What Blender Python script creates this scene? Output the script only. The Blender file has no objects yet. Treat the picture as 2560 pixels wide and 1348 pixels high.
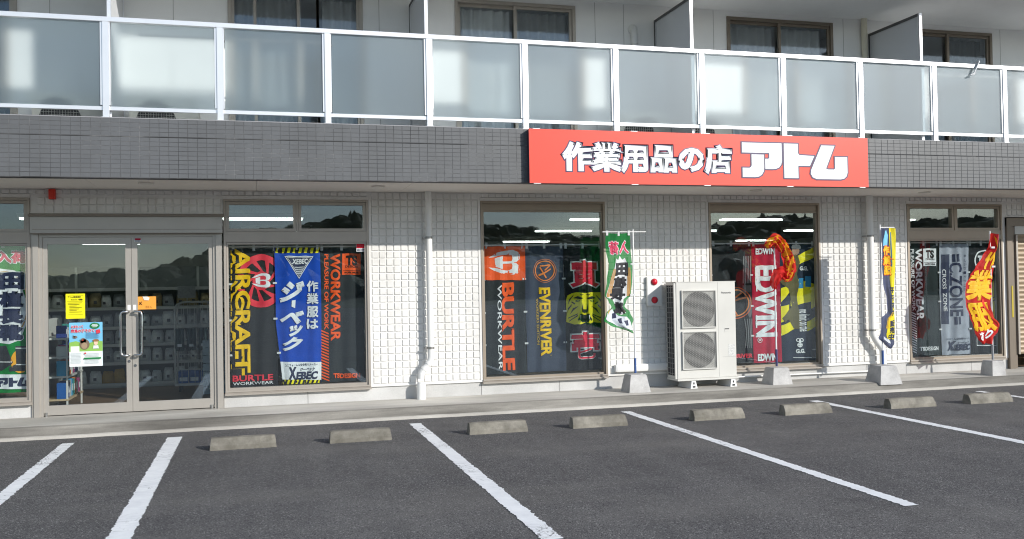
import bpy, bmesh, math, random
from mathutils import Matrix, Vector, noise
from math import radians as R, sin, cos, pi
random.seed(7)
SC = bpy.context.scene
COL = SC.collection

# ------------------------------------------------------------------ camera
YAW, PIT, ROL, DIST, EYE = .268633, .017369, -.018066, 12.18586, 1.594826
F = Vector((sin(YAW)*cos(PIT), cos(YAW)*cos(PIT), sin(PIT)))
r0 = Vector((cos(YAW), -sin(YAW), 0)); u0 = r0.cross(F)
RR = cos(ROL)*r0 + sin(ROL)*u0; UU = -sin(ROL)*r0 + cos(ROL)*u0
cam_d = bpy.data.cameras.new('camera'); cam = bpy.data.objects.new('camera', cam_d); COL.objects.link(cam)
cam.matrix_world = Matrix(((RR.x, UU.x, -F.x, 0), (RR.y, UU.y, -F.y, -DIST), (RR.z, UU.z, -F.z, EYE), (0, 0, 0, 1)))
cam_d.sensor_width = 36; cam_d.lens = 36*2327.4/2560; cam_d.clip_end = 3000; cam_d.clip_start = .05
SC.camera = cam
# ------------------------------------------------------------------ sky, sun, exposure
TO_SUN = Vector((.79, -1, .561)).normalized()
w = bpy.data.worlds.new('World'); SC.world = w; w.use_nodes = True
nt = w.node_tree; bg = nt.nodes['Background']
sky = nt.nodes.new('ShaderNodeTexSky'); sky.sky_type = 'NISHITA'; sky.sun_disc = False
sky.sun_elevation = math.asin(TO_SUN.z); sky.sun_rotation = math.atan2(TO_SUN.x, TO_SUN.y)
sky.air_density = 1.0; sky.dust_density = .35; sky.ozone_density = 1.6
tcw = nt.nodes.new('ShaderNodeTexCoord'); mpw = nt.nodes.new('ShaderNodeMapping'); mpw.inputs['Scale'].default_value = (1, 1, 3.2)
nzw = nt.nodes.new('ShaderNodeTexNoise'); nzw.inputs['Scale'].default_value = 3.2; nzw.inputs['Detail'].default_value = 6; nzw.inputs['Roughness'].default_value = .6
rpw = nt.nodes.new('ShaderNodeValToRGB'); rpw.color_ramp.elements[0].position = .42; rpw.color_ramp.elements[1].position = .72; rpw.color_ramp.elements[1].color = (.75, .75, .75, 1)
mxw = nt.nodes.new('ShaderNodeMix'); mxw.data_type = 'RGBA'; mxw.inputs[7].default_value = (5.2, 5.6, 6.3, 1)
nt.links.new(tcw.outputs['Generated'], mpw.inputs[0]); nt.links.new(mpw.outputs[0], nzw.inputs['Vector']); nt.links.new(nzw.outputs['Fac'], rpw.inputs[0])
nt.links.new(rpw.outputs[0], mxw.inputs[0]); nt.links.new(sky.outputs[0], mxw.inputs[6]); nt.links.new(mxw.outputs[2], bg.inputs[0])     # thin broken cloud
bg.inputs[1].default_value = .15
sun_d = bpy.data.lights.new('sun', 'SUN'); sun_d.energy = 4.4; sun_d.angle = R(.53); sun_d.color = (1, .962, .90)
sun = bpy.data.objects.new('sun', sun_d); COL.objects.link(sun)
sun.rotation_euler = TO_SUN.to_track_quat('Z', 'Y').to_euler(); sun.location = (20, -30, 18)
vs = SC.view_settings; vs.view_transform = 'Standard'; vs.look = 'None'; vs.gamma = 1; vs.use_curve_mapping = False
vs.exposure = 0.0
cy = SC.cycles
cy.use_denoising = True; cy.max_bounces = 9; cy.diffuse_bounces = 4; cy.glossy_bounces = 4
cy.transmission_bounces = 6; cy.transparent_max_bounces = 16; cy.caustics_reflective = True; cy.caustics_refractive = True; cy.blur_glossy = 1.0
cy.sample_clamp_indirect = 4; cy.filter_width = 1.1

# ------------------------------------------------------------------ materials
def srgb(r, g, b):
    f = lambda c: (c/255/12.92) if c/255 <= .04045 else ((c/255+.055)/1.055)**2.4
    return (f(r), f(g), f(b), 1)
class NT:
    def __init__(s, name):
        s.m = bpy.data.materials.new(name); s.m.use_nodes = True; s.t = s.m.node_tree
        s.b = s.t.nodes['Principled BSDF']; s.out = s.t.nodes['Material Output']
    def n(s, typ, **kw):
        x = s.t.nodes.new('ShaderNode'+typ)
        for k, v in kw.items():
            if k.startswith('i_'):
                x.inputs[k[2:].replace('_', ' ')].default_value = v
            else: setattr(x, k, v)
        return x
    def l(s, a, b): s.t.links.new(a, b)
    def coord(s, world=True):
        return s.n('NewGeometry').outputs['Position'] if world else s.n('TexCoord').outputs['Object']
    def noise(s, scale, detail=4, rough=.55, vec=None, stretch=None):
        v = vec or s.coord()
        if stretch:
            mp = s.n('Mapping'); s.l(v, mp.inputs[0]); mp.inputs['Scale'].default_value = stretch; v = mp.outputs[0]
        x = s.n('TexNoise'); x.inputs['Scale'].default_value = scale; x.inputs['Detail'].default_value = detail
        x.inputs['Roughness'].default_value = rough; s.l(v, x.inputs['Vector']); return x.outputs['Fac']
    def ramp(s, fac, stops):
        x = s.n('ValToRGB'); e = x.color_ramp.elements
        while len(e) < len(stops): e.new(.5)
        for el, (p, c) in zip(e, stops):
            el.position = p; el.color = c if len(c) == 4 else (*c, 1)
        s.l(fac, x.inputs[0]); return x.outputs[0]
    def mix(s, fac, a, b, mode='MIX'):
        x = s.n('Mix', data_type='RGBA', blend_type=mode)
        for v, i in ((fac, 0), (a, 6), (b, 7)):
            if hasattr(v, 'is_output') or hasattr(v, 'links'): s.l(v, x.inputs[i])
            else: x.inputs[i].default_value = v
        return x.outputs[2]
    def bump(s, fac, strength=.3, dist=.01):
        x = s.n('Bump'); x.inputs['Strength'].default_value = strength; x.inputs['Distance'].default_value = dist
        s.l(fac, x.inputs['Height']); s.l(x.outputs[0], s.b.inputs['Normal']); return x
MATS = {}
def flat(name, col, rough=.6, metal=0, var=.0, scale=8, spec=.5, bump=0):
    if name in MATS: return MATS[name]
    t = NT(name); c = col if len(col) == 4 else (*col, 1)
    t.b.inputs['Roughness'].default_value = rough; t.b.inputs['Metallic'].default_value = metal
    t.b.inputs['Specular IOR Level'].default_value = spec
    if var:
        f = t.noise(scale, 5)
        lo = tuple(x*(1-var) for x in c[:3])+(1,); hi = tuple(min(1, x*(1+var*.7)) for x in c[:3])+(1,)
        t.l(t.ramp(f, [(.3, lo), (.7, hi)]), t.b.inputs['Base Color'])
        if bump: t.bump(f, bump, .004)
    else: t.b.inputs['Base Color'].default_value = c
    MATS[name] = t.m; return t.m
def ink(r, g, b):                                   # printed cloth / vinyl colour
    return flat('print_%d_%d_%d' % (r, g, b), srgb(r, g, b), .55, 0, .06, 14, .3)

def m_asphalt():
    t = NT('asphalt'); v = t.coord()
    big = t.noise(.35, 4, .6, v); mid = t.noise(3.0, 4, .6, v)
    fine = t.noise(95, 3, .7, v)
    vo = t.n('TexVoronoi', feature='F1'); vo.inputs['Scale'].default_value = 130; t.l(v, vo.inputs['Vector'])
    base = t.ramp(fine, [(.28, (.044, .043, .044)), (.52, (.122, .118, .118)), (.75, (.24, .233, .228))])
    a = t.mix(.8, base, t.ramp(big, [(.3, (.40, .40, .40)), (.7, (.60, .60, .59))]), 'OVERLAY')
    oil = t.ramp(t.noise(.9, 3, .5, v, (1, .6, 1)), [(.66, (1, 1, 1)), (.76, (.72, .72, .73))])
    a = t.mix(1.0, a, oil, 'MULTIPLY')
    a = t.mix(.6, a, t.ramp(mid, [(.3, (.40, .40, .40)), (.7, (.60, .60, .60))]), 'OVERLAY')
    sep = t.n('SeparateColor'); t.l(vo.outputs['Color'], sep.inputs[0])
    spk = t.ramp(sep.outputs[0], [(.90, (0, 0, 0)), (.97, (1, 1, 1))])
    a = t.mix(spk, a, (.30, .295, .28, 1))
    drk = t.ramp(sep.outputs[1], [(.80, (0, 0, 0)), (.90, (1, 1, 1))])
    a = t.mix(drk, a, (.035, .034, .037, 1))
    tyre = t.ramp(t.noise(1.1, 4, .6, v, (2.2, .16, 1)), [(.40, (.86, .86, .87)), (.62, (1.0, 1.0, 1.0))])
    a = t.mix(.9, a, tyre, 'MULTIPLY')
    dust = t.ramp(t.noise(.55, 5, .65, v, (.5, 1.3, 1)), [(.48, (0, 0, 0)), (.72, (.38, .38, .38))])
    a = t.mix(dust, a, (.20, .19, .175, 1))
    t.l(a, t.b.inputs['Base Color']); t.b.inputs['Roughness'].default_value = .88
    t.b.inputs['Specular IOR Level'].default_value = .25
    t.bump(fine, .55, .006); return t.m
def m_line():
    t = NT('road_paint'); v = t.coord()
    f = t.noise(42, 5, .75, v, (1, .55, 1)); g = t.noise(1.3, 2, .5, v)
    vo = t.n('TexVoronoi', feature='DISTANCE_TO_EDGE'); vo.inputs['Scale'].default_value = 9
    mp = t.n('Mapping'); mp.inputs['Scale'].default_value = (.45, 1.6, 1); t.l(v, mp.inputs[0]); t.l(mp.outputs[0], vo.inputs['Vector'])
    crack = t.ramp(vo.outputs['Distance'], [(.0, (1, 1, 1)), (.022, (0, 0, 0))])
    wearm = t.n('Math', operation='MULTIPLY'); t.l(f, wearm.inputs[0]); t.l(g, wearm.inputs[1])
    wear = t.ramp(wearm.outputs[0], [(.345, (0, 0, 0)), (.41, (1, 1, 1))])
    c = t.ramp(t.noise(6, 4, .6, v), [(.3, (.74, .75, .76)), (.7, (.86, .87, .87))])
    cm = t.n('Math', operation='MULTIPLY'); t.l(crack, cm.inputs[0]); t.l(t.ramp(g, [(.45, (0, 0, 0)), (.6, (.8, .8, .8))]), cm.inputs[1])
    c = t.mix(cm.outputs[0], c, (.13, .13, .13, 1))
    c = t.mix(wear, c, (.16, .155, .155, 1))
    t.l(c, t.b.inputs['Base Color']); t.b.inputs['Roughness'].default_value = .75
    t.bump(f, .35, .004); return t.m
def m_concrete(name, c0, c1, scale=2.5, stain=.5, bump=.2, stretch=None):
    t = NT(name); v = t.coord()
    a = t.ramp(t.noise(scale, 6, .62, v, stretch), [(.28, c0), (.72, c1)])
    st = t.ramp(t.noise(scale*.45, 5, .65, v, stretch), [(.42, (1-stain, 1-stain, 1-stain)), (.62, (1, 1, 1))])
    a = t.mix(.8, a, st, 'MULTIPLY')
    fine = t.noise(70, 3, .7, v)
    a = t.mix(.25, a, t.ramp(fine, [(.3, (.35, .35, .35)), (.7, (.65, .65, .65))]), 'OVERLAY')
    t.l(a, t.b.inputs['Base Color']); t.b.inputs['Roughness'].default_value = .85
    t.b.inputs['Specular IOR Level'].default_value = .25
    t.bump(fine, bump, .004); return t.m
def m_tile(name, col, var, px, pz, rough, spec=.5):
    t = NT(name)
    g = t.coord()
    s = t.n('Vector' + 'Math', operation='SNAP'); t.l(g, s.inputs[0]); s.inputs[1].default_value = (px, 5, pz)
    wn = t.n('TexWhiteNoise', noise_dimensions='3D'); t.l(s.outputs[0], wn.inputs['Vector'])
    lo = tuple(x*(1-var) for x in col); hi = tuple(min(1, x*(1+var)) for x in col)
    a = t.ramp(wn.outputs['Value'], [(0, lo), (1, hi)])
    soil = t.ramp(t.noise(1.6, 6, .7, g, (1, 1, .28)), [(.32, (.86, .85, .83)), (.58, (1, 1, 1))])
    a = t.mix(1.0, a, soil, 'MULTIPLY')
    t.l(a, t.b.inputs['Base Color']); t.b.inputs['Roughness'].default_value = rough
    t.b.inputs['Specular IOR Level'].default_value = spec
    t.bump(t.noise(60, 3, .6, g), .12, .003); return t.m
def m_grout():
    t = NT('band_grout'); g = t.coord()
    f = t.noise(1.1, 5, .65, g)
    t.l(t.ramp(f, [(.34, (.045, .046, .048)), (.44, (.10, .102, .106)), (.55, (.13, .132, .136)), (.60, (.24, .242, .245)), (.66, (.12, .122, .126))]), t.b.inputs['Base Color'])
    t.b.inputs['Roughness'].default_value = .9; return t.m
def m_glass(name, tint=(.93, .955, .95), f0=.08, rough=0):
    t = NT(name); t.t.nodes.remove(t.b)
    lw = t.n('LayerWeight'); lw.inputs[0].default_value = .5
    pw = t.n('Math', operation='POWER'); t.l(lw.outputs['Facing'], pw.inputs[0]); pw.inputs[1].default_value = 5
    ma = t.n('Math', operation='MULTIPLY_ADD'); t.l(pw.outputs[0], ma.inputs[0]); ma.inputs[1].default_value = 1-f0; ma.inputs[2].default_value = f0
    tr = t.n('BsdfTransparent'); tr.inputs[0].default_value = (*tint, 1)
    gl = t.n('BsdfGlossy'); gl.inputs['Roughness'].default_value = rough; gl.inputs[0].default_value = (.80, .91, 1, 1)
    # slightly wavy float glass
    bp = t.n('Bump'); bp.inputs['Strength'].default_value = .02; bp.inputs['Distance'].default_value = .02
    t.l(t.noise(1.4, 1, .5), bp.inputs['Height']); t.l(bp.outputs[0], gl.inputs['Normal'])
    mx = t.n('MixShader'); t.l(ma.outputs[0], mx.inputs[0]); t.l(tr.outputs[0], mx.inputs[1]); t.l(gl.outputs[0], mx.inputs[2])
    t.l(mx.outputs[0], t.out.inputs[0]); return t.m
def m_frost():
    t = NT('figured_glass'); t.t.nodes.remove(t.b)
    v = t.coord()
    mp = t.n('Mapping'); mp.inputs['Rotation'].default_value = (0, R(45), 0); t.l(v, mp.inputs[0])
    wv = t.n('TexWave', wave_type='BANDS', bands_direction='X'); wv.inputs['Scale'].default_value = 22; t.l(mp.outputs[0], wv.inputs['Vector'])
    wv2 = t.n('TexWave', wave_type='BANDS', bands_direction='Z'); wv2.inputs['Scale'].default_value = 22; t.l(mp.outputs[0], wv2.inputs['Vector'])
    ad = t.n('Math', operation='ADD'); t.l(wv.outputs['Fac'], ad.inputs[0]); t.l(wv2.outputs['Fac'], ad.inputs[1])
    bp = t.n('Bump'); bp.inputs['Strength'].default_value = .22; bp.inputs['Distance'].default_value = .004; t.l(ad.outputs[0], bp.inputs['Height'])
    rf = t.n('BsdfRefraction'); rf.inputs['Color'].default_value = (.87, .955, .975, 1); rf.inputs['Roughness'].default_value = .36; rf.inputs['IOR'].default_value = 1.45
    tl = t.n('BsdfTranslucent'); tl.inputs[0].default_value = (.80, .86, .88, 1)
    df = t.n('BsdfDiffuse'); df.inputs[0].default_value = (.25, .35, .41, 1)
    gl = t.n('BsdfGlossy'); gl.inputs['Roughness'].default_value = .42; gl.inputs[0].default_value = (.9, .95, 1, 1)
    t.l(bp.outputs[0], gl.inputs['Normal']); t.l(bp.outputs[0], df.inputs['Normal'])
    m1 = t.n('MixShader'); m1.inputs[0].default_value = .22; t.l(rf.outputs[0], m1.inputs[1]); t.l(df.outputs[0], m1.inputs[2])
    m2 = t.n('MixShader'); m2.inputs[0].default_value = .24; t.l(m1.outputs[0], m2.inputs[1]); t.l(tl.outputs[0], m2.inputs[2])
    lw = t.n('LayerWeight'); pw = t.n('Math', operation='POWER'); t.l(lw.outputs['Facing'], pw.inputs[0]); pw.inputs[1].default_value = 4
    ma = t.n('Math', operation='MULTIPLY_ADD'); t.l(pw.outputs[0], ma.inputs[0]); ma.inputs[1].default_value = .6; ma.inputs[2].default_value = .055
    m3 = t.n('MixShader'); t.l(ma.outputs[0], m3.inputs[0]); t.l(m2.outputs[0], m3.inputs[1]); t.l(gl.outputs[0], m3.inputs[2])
    t.l(m3.outputs[0], t.out.inputs[0]); return t.m
def m_cloth(name, c, trans=.25, rough=.8, sheer=0):
    if name in MATS: return MATS[name]
    t = NT(name); v = t.coord(); col = c if len(c) == 4 else (*c, 1)
    a = t.ramp(t.noise(5, 4, .6, v), [(.3, tuple(x*.9 for x in col[:3])), (.7, tuple(min(1, x*1.06) for x in col[:3]))])
    t.l(a, t.b.inputs['Base Color']); t.b.inputs['Roughness'].default_value = rough; t.b.inputs['Specular IOR Level'].default_value = .3
    tl = t.n('BsdfTranslucent'); t.l(a, tl.inputs[0])
    mx = t.n('MixShader'); mx.inputs[0].default_value = trans; t.l(t.b.outputs[0], mx.inputs[1]); t.l(tl.outputs[0], mx.inputs[2])
    if sheer:
        tp = t.n('BsdfTransparent'); tp.inputs[0].default_value = (min(1, col[0]*.6+.4), min(1, col[1]*.6+.4), min(1, col[2]*.6+.4), 1); m2 = t.n('MixShader'); m2.inputs[0].default_value = sheer; t.l(mx.outputs[0], m2.inputs[1]); t.l(tp.outputs[0], m2.inputs[2]); mx = m2
    t.l(mx.outputs[0], t.out.inputs[0]); MATS[name] = t.m; return t.m
def m_emit(name, c, s):
    t = NT(name); t.b.inputs['Emission Color'].default_value = (*c, 1); t.b.inputs['Emission Strength'].default_value = s
    t.b.inputs['Base Color'].default_value = (.8, .8, .8, 1); return t.m

M_ASPH = m_asphalt(); M_LINE = m_line()
M_WALK = m_concrete('walkway_concrete', (.46, .435, .39), (.66, .63, .575), 1.5, .34, .25, (.45, 1.6, 1))
M_STOP = m_concrete('stop_concrete', (.20, .185, .15), (.36, .335, .285), 7, .45, .6)
M_BASE = m_concrete('base_concrete', (.42, .41, .40), (.60, .59, .575), 6, .2, .25)
M_PLINTH = m_concrete('plinth_paint', (.50, .495, .48), (.62, .615, .60), 2.2, .14, .1)
M_WALL = m_tile('wall_paint', (.79, .779, .757), .015, 50, 50, .7, .3)
M_WTILE = m_tile('wall_tile_paint', (.775, .764, .742), .045, .0957, .0962, .65, .35)
M_BTILE = m_tile('band_tile', (.118, .122, .128), .045, .1, .05, .42)
M_GROUT = m_grout()
M_SOFFIT = flat('soffit_paint', (.80, .75, .685), .8, 0, .05, 1.2)
M_UPWALL = m_concrete('upper_wall_paint', (.84, .835, .82), (.90, .895, .88), 1.2, .06, .06)
M_FRAME = flat('bronze_aluminium', (.40, .36, .315), .42, .25, .05, 6)
M_FRAMEB = flat('brown_aluminium', (.34, .285, .225), .42, .25, .05, 6)
M_FRAMED = flat('dark_bronze_aluminium', (.20, .165, .13), .42, .25, .05, 6)
M_DOORF = flat('champagne_aluminium', (.43, .40, .36), .38, .35, .04, 5)
M_ALU = flat('silver_aluminium', (.84, .85, .87), .34, .55, .03, 4)
M_GLASS = m_glass('shop_glass'); M_UGLASS = m_glass('balcony_window_glass', (.95, .97, .98), .06, .055)
M_FROST = m_frost()
M_CHROME = flat('chrome', (.66, .67, .68), .16, 1)
M_PVC = flat('white_pvc', (.80, .795, .77), .45, 0, .04, 3)
M_WHITE = flat('white_plastic', (.80, .795, .775), .42, 0, .03, 5)
M_STEELW = flat('white_painted_steel', (.62, .61, .57), .45, 0, .07, 2.2)
M_DARK = flat('dark_void', (.025, .025, .028), .7)
M_DGREY = flat('dark_grey_plastic', (.10, .10, .10), .6)
M_GREYBAR = flat('grille_grey', (.36, .355, .335), .5, .1)
M_STEEL = flat('galvanised_steel', (.35, .34, .32), .4, .7, .15, 20)
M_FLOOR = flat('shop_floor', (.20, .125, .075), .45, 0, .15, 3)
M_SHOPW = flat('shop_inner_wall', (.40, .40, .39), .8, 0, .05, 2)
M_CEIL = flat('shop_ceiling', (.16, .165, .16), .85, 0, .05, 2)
M_ROOM = flat('room_wall', (.30, .28, .25), .9)
M_SHELF = flat('shelf_white', (.62, .62, .60), .5)
M_LAMP = m_emit('lamp_glow', (.88, 1.0, .92), 8.0)
M_RED = flat('alarm_red', srgb(205, 30, 50), .18)
M_BLUEPOLE = flat('blue_pole', srgb(62, 92, 150), .4)
M_POLE = flat('white_pole', (.80, .80, .80), .35)
M_TABW = m_cloth('white_tape', (.82, .83, .84), .2)

# ------------------------------------------------------------------ mesh helpers
class MB:
    """collects shapes and links them as ONE mesh object"""
    def __init__(s): s.v = []; s.f = []; s.sm = set()
    def add(s, vs_, fs, smooth=False):
        o = len(s.v); s.v += [tuple(x) for x in vs_]
        for f in fs:
            if smooth: s.sm.add(len(s.f))
            s.f.append(tuple(i+o for i in f))
        return s
    def box(s, x0, x1, y0, y1, z0, z1):
        return s.add([(x0, y0, z0), (x1, y0, z0), (x1, y1, z0), (x0, y1, z0), (x0, y0, z1), (x1, y0, z1), (x1, y1, z1), (x0, y1, z1)],
              [(0, 3, 2, 1), (4, 5, 6, 7), (0, 1, 5, 4), (1, 2, 6, 5), (2, 3, 7, 6), (3, 0, 4, 7)])
    def bbox(s, x0, x1, y0, y1, z0, z1, b=.006):
        """box with chamfered edges"""
        bm = bmesh.new(); bmesh.ops.create_cube(bm, size=1)
        for v in bm.verts: v.co = ((x0+x1)/2+v.co.x*(x1-x0), (y0+y1)/2+v.co.y*(y1-y0), (z0+z1)/2+v.co.z*(z1-z0))
        bmesh.ops.bevel(bm, geom=bm.edges[:], offset=b, segments=2, affect='EDGES', profile=.6)
        bm.verts.index_update(); s.add([v.co for v in bm.verts], [[v.index for v in f.verts] for f in bm.faces]); bm.free(); return s
    def frustum(s, x0, x1, y0, y1, z0, z1, t):
        return s.add([(x0, y0, z0), (x1, y0, z0), (x1, y1, z0), (x0, y1, z0), (x0+t, y0+t, z1), (x1-t, y0+t, z1), (x1-t, y1-t, z1), (x0+t, y1-t, z1)],
              [(0, 3, 2, 1), (4, 5, 6, 7), (0, 1, 5, 4), (1, 2, 6, 5), (2, 3, 7, 6), (3, 0, 4, 7)])
    def tube(s, pts, r, n=12, cap=True):
        pts = [Vector(p) for p in pts]; rs = r if isinstance(r, (list, tuple)) else [r]*len(pts)
        rings = []; prev = None
        for i, p in enumerate(pts):
            d = ((pts[min(i+1, len(pts)-1)]-p).normalized() + (p-pts[max(i-1, 0)]).normalized())
            d = d.normalized() if d.length > 1e-6 else Vector((0, 0, 1))
            a = prev if prev else (Vector((0, 1, 0)) if abs(d.y) < .9 else Vector((1, 0, 0)))
            a = (a - d*a.dot(d)).normalized(); prev = a; b = d.cross(a)
            rings.append([p + rs[i]*(cos(2*pi*k/n)*a + sin(2*pi*k/n)*b) for k in range(n)])
        o = []; fs = []
        for rg in rings: o += rg
        for i in range(len(rings)-1):
            for k in range(n):
                k2 = (k+1) % n; fs.append((i*n+k, i*n+k2, (i+1)*n+k2, (i+1)*n+k))
        s.add(o, fs, True)
        if cap:
            s.add(rings[0], [tuple(range(n-1, -1, -1))]); s.add(rings[-1], [tuple(range(n))])
        return s
    def disc(s, c, r, axis='y', h=.01, n=28):
        c = Vector(c); d = {'x': Vector((1, 0, 0)), 'y': Vector((0, 1, 0)), 'z': Vector((0, 0, 1))}[axis]
        return s.tube([c-d*h/2, c+d*h/2], r, n)
    def prism(s, prof, x0, x1):
        """profile in (y,z) swept along x"""
        n = len(prof); vs_ = [(x0, y, z) for y, z in prof]+[(x1, y, z) for y, z in prof]
        return s.add(vs_, [tuple(range(n-1, -1, -1)), tuple(range(n, 2*n))]+[(i, (i+1) % n, n+(i+1) % n, n+i) for i in range(n)])
    def mesh(s, name, mat, fix=True):
        me = bpy.data.meshes.new(name); me.from_pydata(s.v, [], s.f)
        for m in (mat if isinstance(mat, (list, tuple)) else [mat]): me.materials.append(m)
        if s.sm: me.polygons.foreach_set('use_smooth', [i in s.sm for i in range(len(s.f))])
        if fix:
            bm = bmesh.new(); bm.from_mesh(me); bmesh.ops.recalc_face_normals(bm, faces=bm.faces[:]); bm.to_mesh(me); bm.free()
        me.update(); return me
    def build(s, name, mat, parent=None, **kw):
        return put(name, s.mesh(name, mat), parent, **kw)

def put(name, me, parent=None, label=None, cat=None, group=None, kind=None):
    o = bpy.data.objects.new(name, me); COL.objects.link(o)
    if parent is not None:
        o.parent = parent
        if parent.type == 'EMPTY': o.matrix_parent_inverse = Matrix.Translation(-parent.location)
    elif kind is None and len(me.vertices):            # single-mesh thing: origin at its base
        xs = [v.co for v in me.vertices]
        c = Vector(((min(v.x for v in xs)+max(v.x for v in xs))/2, (min(v.y for v in xs)+max(v.y for v in xs))/2, min(v.z for v in xs)))
        me.transform(Matrix.Translation(-c)); o.location = c
    tag(o, label, cat, group, kind); return o
def tag(o, label=None, cat=None, group=None, kind=None):
    for k, v in (('label', label), ('category', cat), ('group', group), ('kind', kind)):
        if v: o[k] = v
    return o
def thing(name, loc, label, cat, group=None):
    o = bpy.data.objects.new(name, None); COL.objects.link(o); o.location = loc; o.empty_display_size = .1
    return tag(o, label, cat, group)
def copies(name, me, parent, locs):
    for p in locs:
        o = bpy.data.objects.new(name, me); COL.objects.link(o); o.parent = parent; o.location = p

# --- flat print: outlines in a (u,v) sheet, cut on a grid and laid on a cloth
def text_bm(s, bold=0, ls=1.0):
    c = bpy.data.curves.new('glyphs', 'FONT'); c.body = s; c.resolution_u = 3; c.space_character = ls
    if bold: c.bevel_depth = bold; c.bevel_resolution = 1
    o = bpy.data.objects.new('glyphs', c); COL.objects.link(o)
    me = bpy.data.meshes.new_from_object(o.evaluated_get(bpy.context.evaluated_depsgraph_get()))
    bpy.data.objects.remove(o); bpy.data.curves.remove(c)
    bm = bmesh.new(); bm.from_mesh(me); bpy.data.meshes.remove(me)
    if bold:
        bmesh.ops.delete(bm, geom=[f for f in bm.faces if f.calc_center_median().z < -.0001], context='FACES')
    return bm
def poly_bm(polys):
    bm = bmesh.new()
    for p in polys:
        f = bm.faces.new([bm.verts.new((x, y, 0)) for x, y in p]); f.normal_update()
    bmesh.ops.triangulate(bm, faces=bm.faces[:])
    return bm
bm_ref = [None]
def fit(bm, box, rot=None, shear=0, mirror=False, ref=None):
    """fit into box = (x0, y_top, x1, y_bottom) with y DOWN; ref = extents to be fitted"""
    for v in bm.verts:
        x, y = v.co.x, v.co.y
        if rot == 'cw': x, y = y, -x
        x += shear*y
        if mirror: x = -x
        v.co.x, v.co.y = x, y
    xs = [v.co.x for v in bm.verts]; ys = [v.co.y for v in bm.verts]
    a, b, c, d = ref or (min(xs), max(xs), min(ys), max(ys))
    bm_ref[0] = (a, b, c, d)
    x0, y0, x1, y1 = box
    for v in bm.verts:
        v.co.x = x0+(v.co.x-a)/(b-a)*(x1-x0); v.co.y = y0+(d-v.co.y)/(d-c)*(y1-y0)
    return bm
def lay(bm, fmap, name, mat, parent, off, cut=(0, 0), clip=None, depth=.001, label=None):
    """map the (u,v) sheet with fmap(u,v)->xyz, pushed off towards the viewer side (-y)"""
    if clip:
        for co, no in (((clip[0], 0, 0), (-1, 0, 0)), ((clip[2], 0, 0), (1, 0, 0)), ((0, clip[1], 0), (0, -1, 0)), ((0, clip[3], 0), (0, 1, 0))):
            bmesh.ops.bisect_plane(bm, geom=bm.verts[:]+bm.edges[:]+bm.faces[:], plane_co=co, plane_no=no, clear_outer=True)
    if not bm.verts: bm.free(); return None
    for ax, n in ((0, cut[0]), (1, cut[1])):
        if not n: continue
        lo = min(v.co[ax] for v in bm.verts); hi = max(v.co[ax] for v in bm.verts)
        for k in range(1, n):
            p = k/n
            if lo < p < hi:
                co = [0, 0, 0]; no = [0, 0, 0]; co[ax] = p; no[ax] = 1
                bmesh.ops.bisect_plane(bm, geom=bm.verts[:]+bm.edges[:]+bm.faces[:], plane_co=co, plane_no=no)
    zs = max((v.co.z for v in bm.verts), default=0) or 1
    for v in bm.verts:
        p = fmap(v.co.x, v.co.y); v.co = (p[0], p[1]-off-max(0, v.co.z)/zs*depth, p[2])
    for f in bm.faces:
        if f.normal.y > 0: f.normal_flip()
    me = bpy.data.meshes.new(name); bm.to_mesh(me); bm.free(); me.materials.append(mat)
    return put(name, me, parent, label=label)
def arc(cx, cy_, rx, ry, a0, a1, n=24): return [(cx+rx*cos(R(a0+(a1-a0)*i/n)), cy_+ry*sin(R(a0+(a1-a0)*i/n))) for i in range(n+1)]
def ring(cx, cy_, rx, ry, t, n=32, tx=None):
    tx = tx or t; out = arc(cx, cy_, rx, ry, 0, 360, n); inn = arc(cx, cy_, rx-tx, ry-t, 0, 360, n)
    return [[out[i], out[i+1], inn[i+1], inn[i]] for i in range(n)]
def rect(x0, y0, x1, y1): return [(x0, y0), (x1, y0), (x1, y1), (x0, y1)]
# the shop's own three-letter mark, traced in a 0..1 box (y down)
def tri_mark():
    def sc(p): return [((x-1505)/795, (y-140)/240) for x, y in p]
    a1 = sc([(1508, 140), (1800, 140), (1800, 262), (1795, 285), (1780, 305), (1755, 316), (1725, 318), (1677, 318), (1677, 248), (1700, 248), (1708, 240), (1708, 208), (1508, 208)])
    a2 = sc([(1577, 220), (1668, 220), (1668, 308), (1664, 335), (1650, 358), (1628, 371), (1600, 375), (1510, 375), (1510, 312), (1560, 312), (1572, 306), (1577, 294)])
    b = sc([(1817, 140), (1922, 140), (1922, 205), (1932, 218), (2045, 222), (2010, 292), (1922, 292), (1922, 378), (1817, 378)])
    c = sc([(2100, 147), (2202, 147), (2133, 308), (2150, 314), (2195, 314), (2203, 306), (2203, 226), (2298, 226), (2298, 335), (2290, 360), (2272, 376), (2245, 382), (2060, 382), (2030, 370), (2016, 345), (2020, 318)])
    return [a1, a2, b, c]
def grow(polys, d):
    """outline strips of half width d around polygons"""
    out = []
    for p in polys:
        n = len(p)
        for i in range(n):
            a = Vector(p[i]); b = Vector(p[(i+1) % n]); t = (b-a)
            if t.length < 1e-6: continue
            t.normalize(); q = Vector((-t.y, t.x))*d
            out.append([tuple(a-t*d*.8+q), tuple(b+t*d*.8+q), tuple(b+t*d*.8-q), tuple(a-t*d*.8-q)])
    return out

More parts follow.
